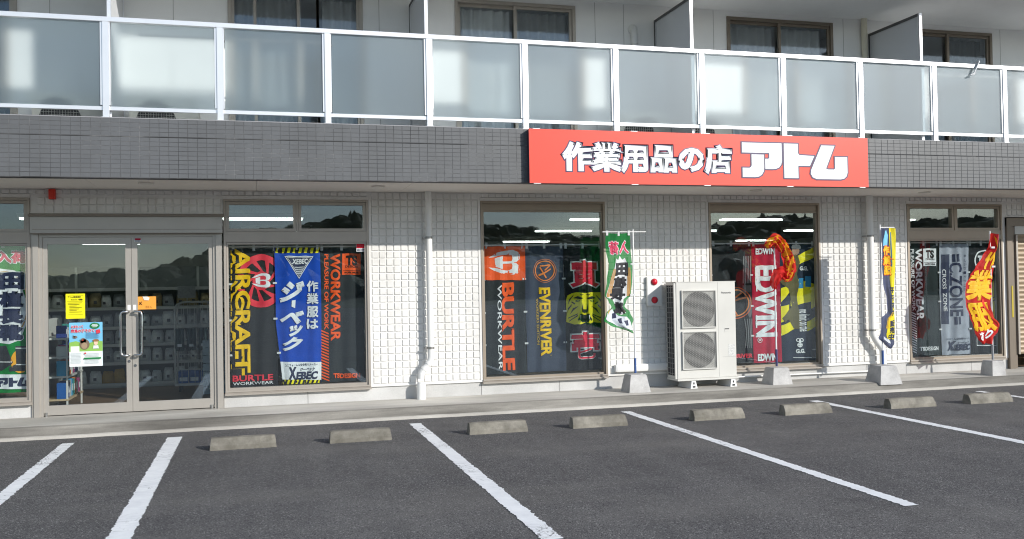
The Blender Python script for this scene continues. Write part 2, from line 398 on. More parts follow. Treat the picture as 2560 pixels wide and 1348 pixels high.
# ================================================================== GROUND
g = MB()
g.add([(-400, -500, 0), (400, -500, 0), (400, .2, 0), (-400, .2, 0)], [(0, 1, 2, 3)])
lot = g.build('parking_lot', M_ASPH, kind='structure')
def paint_line(x0, x1, y0, y1, seed):
    rnd = random.Random(seed); n = int((y1-y0)/.016); vs_ = []; fs = []
    for i in range(n+1):
        y = y0+(y1-y0)*i/n; j = lambda k: .008*rnd.uniform(-1, 1)+.008*noise.noise((seed*3.1+k, y*7, 0))
        if i in (0, n): vs_ += [(x0, y, .004), (x1, y, .004)]
        else: vs_ += [(x0+j(0), y, .004), (x1+j(5), y, .004)]
    for i in range(n): fs.append((2*i, 2*i+1, 2*i+3, 2*i+2))
    MB().add(vs_, fs).build('painted_line', M_LINE, lot)
for k, (a, b, y0) in enumerate(((-2.01, -1.885, -6.6), (-.955, -.80, -6.6), (1.705, 1.842, -6.6), (4.36, 4.475, -6.6), (7.02, 7.15, -6.6), (9.66, 9.765, -6.6), (12.3, 12.42, -6.6))):
    paint_line(a, b, y0, -1.335, k+1)
# walkway in front of the shop
prof = [(.3, .135), (-.04, .135), (-.5, .134), (-.80, .132), (-.845, .122), (-.925, .036), (-.95, .028), (-.955, -.02), (.3, -.02)]
xs = [-9+.15*i for i in range(181)]; W = MB(); n = len(prof)
for i, x in enumerate(xs):
    for k, (y, z) in enumerate(prof):
        j = .010*noise.noise((x*2.3, 3, 0))+.005*noise.noise((x*9, 1, 0)) if k in (5, 6, 7) else 0
        W.v.append((x, y+j, z+(.3*j if k in (5, 6) else 0)))
for i in range(len(xs)-1):
    for k in range(n-1): W.f.append((i*n+k, i*n+k+1, (i+1)*n+k+1, (i+1)*n+k))
walk = W.build('walkway', M_WALK, kind='structure')
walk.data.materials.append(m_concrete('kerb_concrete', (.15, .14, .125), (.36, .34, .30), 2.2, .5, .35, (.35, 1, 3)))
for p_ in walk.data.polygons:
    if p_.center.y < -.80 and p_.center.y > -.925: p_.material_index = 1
MB().box(-400, 400, .31, 60, -.1, -.004).build('ground', m_concrete('back_ground', (.2, .19, .16), (.3, .29, .25)), kind='structure')

# hills with woods behind the camera: they show in the shop glass
SKY = [(-180, 2.5), (-40, 2.0), (-20, 1.5), (-11, 1.0), (-8, 1.5), (-6.8, 1.2), (-4.7, 1.84), (-2.6, 2.5), (0, 3.7), (2.5, 4.1), (6.5, 4.76), (10, 4.5), (13.6, 4.1), (18, 3.6), (21, 3.0), (27.5, 3.5), (33.5, 4.0), (41, 3.4), (60, 3.6), (90, 3), (180, 2.5)]
def sky_el(a):
    for (a0, e0), (a1, e1) in zip(SKY, SKY[1:]):
        if a0 <= a <= a1: return e0+(e1-e0)*(a-a0)/(a1-a0)
    return 2.5
def hill_h(r, a):
    top = 1.6+200*math.tan(R(sky_el(a)))-3.6
    t = max(0, min(1, (r-70)/130)); s_ = t*t*(3-2*t)
    return max(-.05, top*s_*(1 if r < 230 else max(0, 1-(r-230)/150)))-.05
H = MB(); AZ = [-100+2*i for i in range(101)]; RD = [60, 80, 100, 120, 140, 160, 180, 200, 230, 270, 330, 390]
for a in AZ:
    for r in RD: H.v.append((r*sin(R(a)), -r*cos(R(a)), hill_h(r, a)))
for i in range(len(AZ)-1):
    for k in range(len(RD)-1): H.f.append((i*len(RD)+k, i*len(RD)+k+1, (i+1)*len(RD)+k+1, (i+1)*len(RD)+k))
H.build('hill', flat('hill_soil', (.05, .06, .03), .95, 0, .3, .1), kind='structure')
t = NT('woods'); t.l(t.ramp(t.noise(.6, 4, .6), [(.3, (.022, .035, .014)), (.7, (.075, .10, .04))]), t.b.inputs['Base Color']); t.b.inputs['Roughness'].default_value = .8
M_WOOD = t.m
ico = bmesh.new(); bmesh.ops.create_icosphere(ico, subdivisions=2, radius=1)
IV = [v.co.copy() for v in ico.verts]; IF = [[v.index for v in f.verts] for f in ico.faces]; ico.free()
FO = MB(); rnd = random.Random(3)
for k in range(3600):
    a = rnd.uniform(-60, 75) if k % 5 else rnd.uniform(-100, 100)
    r = rnd.choice((rnd.uniform(85, 205), rnd.uniform(180, 204)))
    h = rnd.uniform(1.8, 3.6); wd = rnd.uniform(1.0, 2.2); con = rnd.random() < .04
    x, y, z = r*sin(R(a)), -r*cos(R(a)), hill_h(r, a)
    vs_ = []
    for v in IV:
        n_ = 1+.25*noise.noise(v*2.1+Vector((k*1.7, 0, 0)))+.25*noise.noise(v*5+Vector((k, 9, 0)))
        tw = (1-.75*(v.z*.5+.5)) if con else 1
        vs_.append((x+v.x*wd*n_*tw, y+v.y*wd*n_*tw, z+h*.5+v.z*h*.55*n_*(1.35 if con else 1)))
    FO.add(vs_, IF)
me = FO.mesh('woods', M_WOOD, False)
put('woods', me, label='dark wooded hillside reflected in the shop glass', cat='woods', kind='stuff')

# ================================================================== BUILDING
B = thing('shop_building', (4, 5, 0), 'white tiled shop building with grey tiled balcony band and frosted glass railing', 'building')
ZF = .135; ZS = 2.85; PZ = 2.745; SILL = .29
WIN = [(-4.42, -2.578), (-.385, 1.425), (2.92, 4.71), (6.30, 8.13), (9.655, 11.432)]
wl = MB()
wl.box(-7, 14.6, 0, .16, PZ, 2.871)                                        # lintel
wl.box(-2.578, -.385, 0, .16, 2.555, PZ)
wl.box(11.5, 14.6, 0, .16, 2.545, PZ)
wl.box(-7, -4.42, 0, .16, .31, PZ)
for a, b in ((1.425, 2.92), (4.71, 6.30), (8.13, 9.655)): wl.box(a, b, 0, .16, .31, PZ)
wl.box(11.432, 11.5, 0, .16, .31, PZ)
wall = wl.build('ground_wall', M_WALL, B)
# raised smooth margins round the tile fields
mg = MB(); e = .0145
PIERS = [(1.425, 2.92, 15), (4.71, 6.30, 16), (8.13, 9.655, 15)]
for a, b, n in PIERS:
    mg.box(a, a+.032, -e, 0, .312, PZ+.004); mg.box(b-.032, b, -e, 0, .312, PZ+.004); mg.box(a+.032, b-.032, -e, 0, .312, .335)
for a, b in WIN: mg.box(a, b, -e, 0, PZ, 2.786)
mg.box(-2.578, -.385, -e, 0, 2.556, 2.574)
mg.build('wall_margin', M_WALL, wall)
def tile_mesh(w_, h_, d, t):
    x, z = w_/2, h_/2
    return MB().add([(-x, 0, -z), (x, 0, -z), (x, 0, z), (-x, 0, z), (-x+t, -d, -z+t), (x-t, -d, -z+t), (x-t, -d, z-t), (-x+t, -d, z-t)],
                    [(0, 1, 5, 4), (1, 2, 6, 5), (2, 3, 7, 6), (3, 0, 4, 7), (4, 5, 6, 7)])
P0 = .345; PH = .0962; spots = []
for a, b, n in PIERS:
    p = (b-a-.064)/n
    for i in range(n):
        for k in range(26):
            z = P0+PH*(k+.5)
            if z+PH*.44 < ZS: spots.append((a+.032+p*(i+.5), z))
strip = []
px = .0955
for i in range(int(21.4/px)):
    x = -6.9+px*(i+.5)
    inp = any(a-.02 < x < b+.02 for a, b, n in PIERS)
    if not inp: strip.append((x, 2.818, .052))
    if -2.55 < x < -.41:
        for k in (23, 24): spots.append((x, P0+PH*(k+.55)))
        spots.append((x, P0+PH*25.35)) if False else None
    if 11.55 < x < 14.5:
        for k in (23, 24): spots.append((x, P0+PH*(k+.55)))
    if x < -4.48:
        for k in range(25): spots.append((x, P0+PH*(k+.5)))
top_row = [(x, 2.7985, .082) for x, z in spots if False]
spots.sort(key=lambda s: (s[0]-1.5)**2+(s[1]-1.4)**2*.15)
tm = tile_mesh(.0825, .0825, e, .0035).mesh('tile', M_WTILE, False)
copies('tile', tm, wall, [(x, 0, z) for x, z in spots[:300]])
TF = MB(); tb = tile_mesh(.0825, .0825, e, .0035)
for x, z in spots[300:]: TF.add([(vx+x, vy, vz+z) for vx, vy, vz in tb.v], tb.f)
for x, z, h in strip:
    t2 = tile_mesh(.0835, h, e, .004); TF.add([(vx+x, vy, vz+z) for vx, vy, vz in t2.v], t2.f)
put('tile_field', TF.mesh('tile_field', M_WTILE, False), wall, kind='stuff')
# plinth
pl = MB()
for a, b in ((-7, -2.56), (-.40, .62), (.626, 2.9), (2.906, 4.0), (4.006, 6.4), (6.406, 8.9), (8.906, 9.6), (9.606, 10.8), (10.806, 11.49)):
    pl.box(a, b, .014, .15, .0, .309)
for a, b in WIN: pl.box(a+.001, b-.001, .03, .15, .285, .3095)
pl.build('plinth', M_PLINTH, B)

# balcony band
OV = -1.265
band = MB().box(-7, 14.6, OV, OV+.15, 2.85, 3.30).box(-7, 14.6, OV+.004, OV+.15, 3.306, 3.505).build('balcony_band', M_GROUT, B)
bt = tile_mesh(.0965, .0465, .003, .0018); btm = bt.mesh('tile', M_BTILE, False)
bs = []
for i in range(-44, 138):
    x = .05+i*.1-.012
    for k in range(13):
        z = 2.853+.0497*(k+.5) if k < 9 else 3.310+.0488*(k-9+.5)
        if 3.25 < x < 7.98 and 2.86 < z < 3.48: continue
        bs.append((x, OV if k < 9 else OV+.004, z))
bs.sort(key=lambda s: abs(s[0]-.9)+abs(s[2]-3.2)*.2)
copies('tile', btm, band, bs[:300])
BF = MB()
for x, y, z in bs[300:]: BF.add([(vx+x, vy+y, vz+z) for vx, vy, vz in bt.v], bt.f)
put('tile_field', BF.mesh('tile_field', M_BTILE, False), band, kind='stuff')
MB().box(-7, 14.6, OV, OV+.15, 3.505, 3.515).build('parapet_coping', flat('coping', (.30, .30, .31), .6, 0, .08, 3), B)
# soffit boards with shallow joints
so = MB(); xs_ = [-7, -3.6, -1.8, 0.02, 1.84, 3.66, 5.48, 7.3, 9.12, 10.94, 14.6]
for a, b in zip(xs_, xs_[1:]): so.box(a+.002, b-.002, OV+.012, -.001, 2.853, 2.87)
soff = so.build('soffit', M_SOFFIT, B)
MB().box(-7, 14.6, OV+.152, .16, 2.872, 3.25).build('balcony_slab', M_UPWALL, B)
for x, y in ((-1.2, -.80), (1.47, -.70), (4.12, -.72), (6.67, -.715), (9.43, -.70)):
    MB().disc((x, y, 2.846), .085, 'z', .014).build('downlight', flat('downlight_trim', (.70, .66, .60), .5), soff)

# ---- shop windows
def frame_rect(m, x0, x1, z0, z1, t, y0, y1, b=None):
    b = t if b is None else b
    m.box(x0, x0+t, y0, y1, z0, z1); m.box(x1-t, x1, y0, y1, z0, z1)
    m.box(x0+t, x1-t, y0, y1, z1-t, z1); m.box(x0+t, x1-t, y0, y1, z0, z0+b)
def pane(x0, x1, z0, z1, y, parent, mat=None, name='pane'):
    MB().box(x0, x1, y, y+.005, z0, z1).build(name, mat or M_GLASS, parent)
for i, (a, b) in enumerate(WIN):
    f = MB(); a += .003; b -= .003
    frame_rect(f, a, b, SILL+.02, PZ-.002, .028, -.024, .10)
    if i in (0, 1, 4):
        m_ = (a+b)/2
        f.box(a+.028, b-.028, -.018, .09, 2.20, 2.335)                       # transom bar
        f.box(m_-.012, m_+.012, -.016, .085, 2.335, PZ-.03)
        for x0, x1 in ((a+.028, m_-.012), (m_+.012, b-.028)):
            frame_rect(f, x0+.003, x1-.003, 2.338, PZ-.033, .036, -.008, .07)
        frame_rect(f, a+.031, b-.031, SILL+.05, 2.197, .022, -.004, .08, .035)
    else:
        f.box(a+.028, b-.028, .012, .09, 2.62, PZ-.03)
        frame_rect(f, a+.031, b-.031, SILL+.05, 2.617, .018, .006, .08, .03)
    wf = f.build('window', M_FRAME if i in (1, 0) else M_FRAMEB, B)
    if i in (0, 1, 4):
        pane(a+.07, m_-.05, 2.374, PZ-.069, .03, wf); pane(m_+.05, b-.07, 2.374, PZ-.069, .03, wf)
        pane(a+.053, b-.053, SILL+.085, 2.175, .036, wf)
    else:
        pane(a+.049, b-.049, SILL+.08, 2.599, .04, wf)
    s_ = MB().prism([(-.05, .288), (-.05, .302), (-.024, .318), (.03, .32), (.03, .288)], a-.006, b+.006)
    s_.box(a, b, -.034, -.0245, .326, .345)
    s_.build('sill', M_FRAME, wf)

# ---- entrance
DL, DR = -2.553, -.405
fr = MB(); fr.box(DL, DL+.062, -.03, .10, ZF-.02, 2.315); fr.box(DR-.07, DR, -.03, .10, ZF-.02, 2.315)
fr.box(DL+.062, DL+.10, -.005, .09, ZF-.01, 2.313); fr.box(DR-.105, DR-.07, -.005, .09, ZF-.01, 2.313)
fr.box(DL+.10, DR-.105, -.005, .09, 2.275, 2.313)
fr.box(-2.578, DL-.001, -.01, .10, ZF, 2.5)
fr.build('door_frame', M_DOORF, B)
sb = MB().box(DL-.012, DR+.012, -.085, .05, 2.318, 2.515); sbo = sb.build('shutter_box', M_DOORF, B)
MB().prism([(-.115, 2.516), (-.115, 2.54), (-.0, 2.562), (.0, 2.516)], DL-.03, DR+.03).build('shutter_box_cap', M_FRAMED, sbo)
MB().box(DL+.01, DR-.01, -.088, -.0855, 2.36, 2.364).box(DL-.01, DR+.01, -.092, -.02, 2.312, 2.3175).build('trim', M_FRAMED, sbo)
def leaf(x0, x1, inner):
    m = MB(); t = .052; ti = .066
    l_, r_ = (t, ti) if inner == 'r' else (ti, t)
    m.box(x0, x0+l_, .012, .052, ZF+.012, 2.272); m.box(x1-r_, x1, .012, .052, ZF+.012, 2.272)
    m.box(x0+l_, x1-r_, .013, .051, 2.188, 2.272); m.box(x0+l_, x1-r_, .013, .051, ZF+.012, .262)
    d = m.build('door', M_DOORF, B)
    pane(x0+l_-.004, x1-r_+.004, .258, 2.192, .030, d)
    s_ = -1 if inner == 'r' else 1
    xe = x1 if inner == 'r' else x0
    xa = xe+s_*.030; xb = xe+s_*.118; zt, zb = 1.365, .835; yo = -.062
    pts = [(xa, .012, zt), (xa, yo+.02, zt), (xa+s_*.012, yo, zt), (xb-s_*.035, yo, zt), (xb-s_*.01, yo, zt-.01), (xb, yo, zt-.04), (xb, yo, zb+.04), (xb-s_*.01, yo, zb+.01), (xb-s_*.035, yo, zb), (xa+s_*.012, yo, zb), (xa, yo+.02, zb), (xa, .012, zb)]
    MB().tube(pts, .0135, 10).build('handle', M_CHROME, d)
    MB().disc((xe+s_*.033, .010, .705 if inner == 'l' else .76), .017, 'y', .012, 14).build('lock', M_CHROME, d)
    MB().box(xe+s_*.03-.018, xe+s_*.03+.018, .0095, .0115, 1.385, 1.445).build('sticker', flat('sticker_white', (.8, .8, .78), .5), d)
    MB().tube([((x0 if inner == 'r' else x1)+(-s_)*-.0+(.03 if inner == 'r' else -.03), -.0, ZF-.01), ((x0+.03) if inner == 'r' else (x1-.03), -.0, ZF+.05)], .016, 10).build('pivot', M_CHROME, d)
    return d
doorA = leaf(-2.452, -1.466, 'r'); doorB = leaf(-1.462, -.512, 'l')

# ---- roller shutter at the right end
sx0 = 11.50
fr = MB(); fr.box(sx0, sx0+.10, -.04, .10, ZF, 2.53); fr.box(sx0, 14.5, -.03, .10, 2.40, 2.53); fr.box(sx0+.10, sx0+.18, .0, .09, ZF, 2.40)
shf = fr.build('shutter_frame', M_FRAMED, B)
MB().box(sx0+.18, 14.5, -.01, .06, 2.27, 2.40).build('shutter_header', M_STEELW, shf)
sl = MB()
for k in range(1):
    sl.prism([(.03, 0), (.015, .018), (.008, .037), (.015, .056), (.03, .074), (.04, .074), (.04, 0)], 0, 2.7)
slm = sl.mesh('slat', flat('shutter_slat', (.36, .28, .19), .5, .1, .06, 3))
copies('slat', slm, shf, [(sx0+.185, 0, .36+.0745*k) for k in range(26)])
MB().box(sx0+.182, sx0+.215, -.03, .01, .36, 2.26).build('guide', M_FRAME, shf)
MB().box(sx0+.055, sx0+.085, -.046, -.0402, .95, 1.45).build('reflective_strip', flat('yellow_strip', srgb(185, 165, 40), .5), shf)

# ---- balcony railing
railY = -1.19; PX = [-1.557+1.1973*k for k in range(-4, 14)]
rl = MB(); rl.bbox(-6.4, 14.2, railY-.034, railY+.034, 4.572, 4.628, .006)
rl.box(-6.4, 14.2, railY-.016, railY+.016, 3.600, 3.640)
rail = rl.build('balcony_railing', M_ALU, B)
pm = MB().box(-.033, .033, -.034, .028, 0, 1.058).box(-.058, -.0345, -.020, .016, .14, 1.058).box(.0345, .044, -.020, .016, .14, 1.058).box(-.045, .045, -.05, .05, 0, .008).mesh('post', M_ALU)
copies('post', pm, rail, [(x, railY, 3.5145) for x in PX])
tc = NT('clear_back'); tc.t.nodes.remove(tc.b); tb_ = tc.n('BsdfTransparent'); tb_.inputs[0].default_value = (.98, .99, .99, 1); tc.l(tb_.outputs[0], tc.out.inputs[0])
gm = MB().box(-.545, .548, -.003, .003, 3.638, 4.574).mesh('glass_panel', [M_FROST, tc.m])
gm.polygons.foreach_set('material_index', [0 if p_.normal.y < -.5 else 1 for p_ in gm.polygons])
copies('glass_panel', gm, rail, [((a+b)/2, railY, 0) for a, b in zip(PX, PX[1:])])
# ---- upper wall
UW = [(-4.35, -2.70), (-.30, 1.39), (2.62, 4.33), (6.665, 8.435), (9.72, 11.335)]; UT = 5.465; UB = 3.42
uw = MB(); e0 = -7
for a, b in UW+[(14.6, 14.6)]:
    uw.box(e0, a, 0, .15, 3.25, 5.6)
    if b < 14.5: uw.box(a, b, 0, .15, UT, 5.6); uw.box(a, b, 0, .15, 3.25, UB)
    e0 = b
upw = uw.build('upper_wall', M_UPWALL, B)
for x in (-2.35, -.95, 1.60, 4.62, 5.05, 6.45, 8.62, 11.5, 12.3): MB().box(x, x+.008, -.0015, 0, 3.26, 5.54).build('wall_joint', flat('joint_sealant', (.45, .44, .42), .8), upw)
up = MB().box(-7, 16, -1.62, 12, 5.55, 5.78).box(-7, 16, -1.62, -1.47, 5.78, 6.5)
ups = up.build('upper_slab', M_UPWALL, B)
MB().box(-7, 14.6, -.5, -.12, 5.5, 5.549).build('ceiling_beam', M_UPWALL, ups) if False else None
for i, (a, b) in enumerate(UW):
    f = MB(); FM = M_FRAMED if i in (3, 4) else M_FRAME
    frame_rect(f, a, b, UB, UT, .045, -.02, .09)
    cx = (a+b)/2
    if i == 1:
        cuts = [(a+.05, .03), (.55-.02, .80)]
        for x0, x1, yy in ((a+.045, .05, .0), (.01, .60, .04), (.55, .83, .0), (.795, b-.045, .0)):
            frame_rect(f, x0, x1, UB+.045, UT-.045, .036, yy+.002, yy+.03, .06)
    else:
        frame_rect(f, a+.046, cx+.03, UB+.046, UT-.046, .04, .045, .075, .06)
        frame_rect(f, cx-.03, b-.046, UB+.046, UT-.046, .04, .005, .038, .06)
    wf = f.build('balcony_window', FM, B)
    if i == 1:
        for x0, x1, yy in ((a+.08, .015, .015), (.045, .565, .055), (.585, .795, .015), (.83, b-.08, .015)): pane(x0, x1, UB+.1, UT-.08, yy, wf, M_UGLASS)
    else:
        pane(a+.085, cx-.01, UB+.1, UT-.085, .058, wf, M_UGLASS); pane(cx+.01, b-.085, UB+.1, UT-.085, .02, wf, M_UGLASS)
# balcony dividers
for x in (-5.07, -1.53, 2.02, 5.53, 9.07):
    f = MB(); y0, y1 = -1.15, -.02; z1 = 5.33
    f.box(x-.02, x+.02, y0, y0+.035, 3.515, z1); f.box(x-.018, x+.018, y1-.03, y1, 3.3, z1-.002); f.box(x-.018, x+.018, y0+.035, y1-.03, z1-.035, z1-.002); f.box(x-.018, x+.018, y0+.035, y1-.03, 3.34, 3.37)
    d = f.build('balcony_divider', M_ALU, B)
    MB().box(x-.008, x+.008, y0+.035, y1-.03, 3.37, z1-.035).build('board', flat('divider_board', (.63, .64, .655), .7), d)
    f2 = MB().box(x-.0225, x-.0185, y0+.03, y1, z1-.04, z1+.001).box(x-.0225, x-.0185, y1-.035, y1, 3.3, z1-.04); f2.build('gasket', M_DGREY, d)
# rooms and shop shell
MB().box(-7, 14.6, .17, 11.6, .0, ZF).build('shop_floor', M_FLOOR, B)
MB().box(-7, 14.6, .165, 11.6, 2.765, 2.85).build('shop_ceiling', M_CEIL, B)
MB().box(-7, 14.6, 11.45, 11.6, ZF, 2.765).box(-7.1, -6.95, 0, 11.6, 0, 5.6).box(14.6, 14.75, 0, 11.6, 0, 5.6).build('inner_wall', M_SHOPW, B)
rm = MB(); rm.box(-7, 14.6, 3.2, 3.3, 3.25, 5.55); rm.box(-7, 14.6, .152, 3.2, 3.2505, 3.3)
for x in (-5.07, -1.53, 2.02, 5.53, 9.07, 12.6): rm.box(x-.05, x+.05, .152, 3.2, 3.3, 5.55)
rm.build('room_wall', M_ROOM, B)

# ---- downpipes (part of the building)
def downpipe(pts_list, brackets):
    o = None
    for k, (pts, r) in enumerate(pts_list):
        if k == 0: o = MB().tube(pts, r, 18).build('downpipe', M_PVC, B)
        else: MB().tube(pts, r, 18).build('pipe_section', M_PVC, o)
    for x, y, z in brackets:
        m = MB().tube([(x, y, z-.014), (x, y, z+.014)], .0475 if x < 5 else .052, 16); m.box(x-.075, x-.045, y-.006, y+.09, z-.010, z+.010)
        m.build('bracket', M_STEEL, o)
yP = -.125
downpipe([([(2.196, yP, 2.852), (2.198, yP, .68), (2.19, yP, .63), (2.15, yP, .575), (2.095, yP, .515), (2.068, yP, .47), (2.062, yP, .40)], .0425),
          ([(2.062, yP, .33), (2.062, yP, .125)], .0585), ([(2.062, yP, .36), (2.062, yP, .325)], .050),
          ([(2.175, yP, .607), (2.155, yP, .583)], .049), ([(2.12, yP, .543), (2.097, yP, .517)], .049)],
         [(2.196, yP, 2.245), (2.198, yP, .80)])
downpipe([([(8.916, yP, 2.852), (8.918, yP, .80), (8.93, yP, .75), (8.97, yP, .68), (9.05, yP, .58), (9.085, yP, .53), (9.09, yP, .46), (9.09, yP, .13)], .049)],
         [(8.916, yP, 2.245), (8.917, yP, .83)])
MB().tube([(8.95, -.06, 5.55), (8.95, -.06, 3.26)], .045, 16).build('drain_pipe', flat('cream_pipe', (.66, .62, .50), .5), B)
o = MB().tube([(5.19, -.06, 4.98), (5.19, -.06, 3.4)], .035, 14).build('exhaust_pipe', M_PVC, B)
m = MB().tube([(5.19, -.06, 4.97), (5.19, -.06, 5.10), (5.19, -.055, 5.16), (5.19, -.03, 5.20), (5.19, .0, 5.21)], .046, 14); m.disc((5.19, -.01, 5.19), .075, 'y', .02); m.build('elbow', M_PVC, o)
MB().tube([(6.55, -.03, .215), (8.98, -.03, .208)], .012, 8).build('conduit', M_PVC, B)
for x in (7.4, 8.2): pass
MB().bbox(4.80, 5.66, -.085, .02, .362, .468, .03).build('line_duct', M_WHITE, B)
MB().bbox(-2.366, -2.292, -.075, -.002, 2.725, 2.845, .006).build('alarm_lamp', flat('red_lamp', srgb(215, 50, 30), .4), B)

# ================================================================== print on cloth and signs
def lettering(s, box, fm, parent, mat, off, rot=None, bold=0, shear=0, mirror=False, outline=None, cut=(0, 0), ls=1.0, name='lettering', clip=None, depth=.001):
    """outline = (material, width in em)"""
    bm = fit(text_bm(s, 0, ls), (0, 0, 1, 1), rot, shear, mirror); ref = bm_ref[0]; bm.free()
    if outline:
        lay(fit(text_bm(s, outline[1], ls), box, rot, shear, mirror, ref), fm, name+'_outline' if False else 'outline', outline[0], parent, off, cut, clip, depth)
        off += .0012
    return lay(fit(text_bm(s, bold, ls), box, rot, shear, mirror, ref), fm, name, mat, parent, off, cut, clip, depth)
def shape(polys, fm, parent, mat, off, name='emblem', cut=(0, 0), clip=None):
    return lay(poly_bm(polys), fm, name, mat, parent, off, cut, clip)

# ---- shop sign
SX0, SX1, SZ0, SZ1 = 3.222, 7.995, 2.838, 3.502; SY = OV-.10
sign = thing('shop_sign', (5.6, SY+.05, SZ0), 'long red shop sign with white outlined Japanese lettering on the grey balcony band', 'sign')
M_SIGN = flat('sign_red', srgb(240, 78, 60), .35, 0, .02, 1.5)
MB().box(SX0+.004, SX1-.004, SY+.004, OV-.008, SZ0+.003, SZ1-.003).build('sign_box', flat('sign_side', (.06, .045, .07), .5), sign)
MB().box(SX0, SX1, SY, SY+.004, SZ0, SZ1).build('sign_face', M_SIGN, sign)
fmS = lambda u, v: (SX0+(SX1-SX0)*u, SY, SZ1-(SZ1-SZ0)*v)
M_SW = flat('sign_white', (.86, .88, .90), .4); M_SN = flat('sign_navy', srgb(78, 66, 98), .4)
lettering('作業用品の店', (.092, .25, .568, .745), fmS, sign, M_SW, .0025, bold=.052, outline=(M_SN, .089), depth=.0012, ls=.98)
TMK = tri_mark()
def mark(box, fm, parent, mat, mout, off, d=.018, cut=(0, 0)):
    x0, y0, x1, y1 = box; asp = 3.3
    P = [[(x0+a*(x1-x0), y0+b*(y1-y0)) for a, b in p] for p in TMK]
    if mout:
        # outline strips measured in the mark's own proportions
        pp = [[(a*asp, b) for a, b in p] for p in TMK]
        for j, q in enumerate(grow(pp, d)):
            pass
        bm = bmesh.new()
        for j, q in enumerate(grow(pp, d)):
            bm.faces.new([bm.verts.new((x0+a/asp*(x1-x0), y0+b*(y1-y0), .00002*j)) for a, b in q])
        lay(bm, fm, 'outline', mout, parent, off, cut, None, .0008); off += .0022
    shape(P, fm, parent, mat, off, 'lettering', cut)
mark((.6015, .155, .9325, .845), fmS, sign, M_SW, M_SN, .0035, .036)
for x in (3.32, 4.6, 5.6, 6.8, 7.9):
    for z in (SZ0-.006, SZ1): MB().box(x-.045, x+.045, SY-.003, SY+.02, z, z+.006).build('clip', M_ALU, sign)

# ---- banners inside the windows
WHT = ink(226, 229, 232); YEL = ink(236, 190, 20); RED = ink(222, 58, 74); BLK = ink(30, 30, 34); ORG = ink(240, 92, 35); NAV = ink(44, 50, 78); LEM = ink(238, 226, 20)
def banner(label, x0, x1, zt, zb, mat, y=.135, seed=0, taper=0, amp=1.0):
    rnd = random.Random(seed); ph = rnd.uniform(0, 6); f1 = rnd.uniform(1.2, 2.2)
    def fm(u, v):
        xl = x0+taper*max(0, v-.55)/.45; x = xl+(x1-xl)*u+.006*sin(v*5+ph)
        yy = y+amp*(.010*sin(2*pi*f1*u+ph+v*1.5)*(.35+.65*v)+.007*sin(2*pi*(3.1*u+.4*v)+ph*2)+.003*noise.noise((u*3+seed, v*6, 1)))
        yy += amp*.005*(abs(((u*4) % 1)-.5)-.25)+amp*.007*(abs(((v*9) % 1)-.5)-.25)*(1 if int(v*9) % 2 else .4)
        return (x, yy, zt-(zt-zb)*v-.008*abs(sin(2*pi*u*1.5))*(1-v))
    root = thing('banner', ((x0+x1)/2, y, zb), label, 'banner', 'advertising banners hung inside the shop windows')
    m = MB(); nu, nv = 32, 72
    for j in range(nv+1):
        for i in range(nu+1): m.v.append(fm(i/nu, j/nv))
    for j in range(nv):
        for i in range(nu): m.sm.add(len(m.f)); m.f.append((j*(nu+1)+i, j*(nu+1)+i+1, (j+1)*(nu+1)+i+1, (j+1)*(nu+1)+i))
    put('cloth', m.mesh('cloth', mat, False), root)
    for u in (.06, .5, .94):
        p = fm(u, 0); MB().box(p[0]-.016, p[0]+.016, p[1]-.006, p[1]+.006, zt-.035, zt+.045).build('tab', M_TABW, root)
    for v in (.26, .52, .77):
        p = fm(0, v); MB().box(p[0]-.03, p[0]+.02, p[1]-.005, p[1]+.0045, p[2]-.012, p[2]+.012).build('tab', M_TABW, root)
    return root, fm
CUT = (16, 36)
Z1 = (0, 480, 2.324); Z2 = (560, 600, 3.547); Z3 = (1200, 600, 3.745); Z4 = (1770, 580, 3.964); Z5 = (2100, 480, 2.591)
def on_wall(px_, py_, Y):
    """point of the upright plane y = Y that a photo measurement falls on"""
    d = F*2327.4+RR*(px_-1280)-UU*(py_-674); t_ = (Y+DIST)/d.y
    return d.x*t_, EYE+d.z*t_
class Pr:
    """prints on one banner, given in the banner's own box (x0,y0,x1,y1), y down; zoom = measured from an enlargement (ox, oy, scale)"""
    def __init__(s, ban, box, zoom=None):
        s.r, s.fm = ban; s.b = box; s.o = .0045; s.z = zoom
        if zoom:
            s.y = s.r.location.y; a = s.fm(0, .3); b = s.fm(1, .3); s.x0, s.x1 = a[0], b[0]; s.zt = s.fm(.5, 0)[2]; s.zb = s.fm(.5, 1)[2]
    def q(s, x, y):
        if s.z:
            X, Z = on_wall(s.z[0]+x/s.z[2], s.z[1]+y/s.z[2], s.y); return ((X-s.x0)/(s.x1-s.x0), (s.zt-Z)/(s.zt-s.zb))
        b = s.b; return ((x-b[0])/(b[2]-b[0]), (y-b[1])/(b[3]-b[1]))
    def t(s, txt, x0, y0, x1, y1, mat, **kw):
        xm, ym = (x0+x1)/2, (y0+y1)/2
        a = (s.q(x0, ym)[0], s.q(xm, y0)[1]); b = (s.q(x1, ym)[0], s.q(xm, y1)[1]); cl = kw.pop('clip', (0, 0, 1, 1)); s.o += .0006
        return lettering(txt, (*a, *b), s.fm, s.r, mat, kw.pop('off', s.o), cut=CUT, clip=cl, **kw)
    def p(s, polys, mat, name='emblem', off=None):
        s.o += .0006
        return shape([[s.q(*c) for c in pl_] for pl_ in polys], s.fm, s.r, mat, off or s.o, name, CUT, (0, 0, 1, 1))
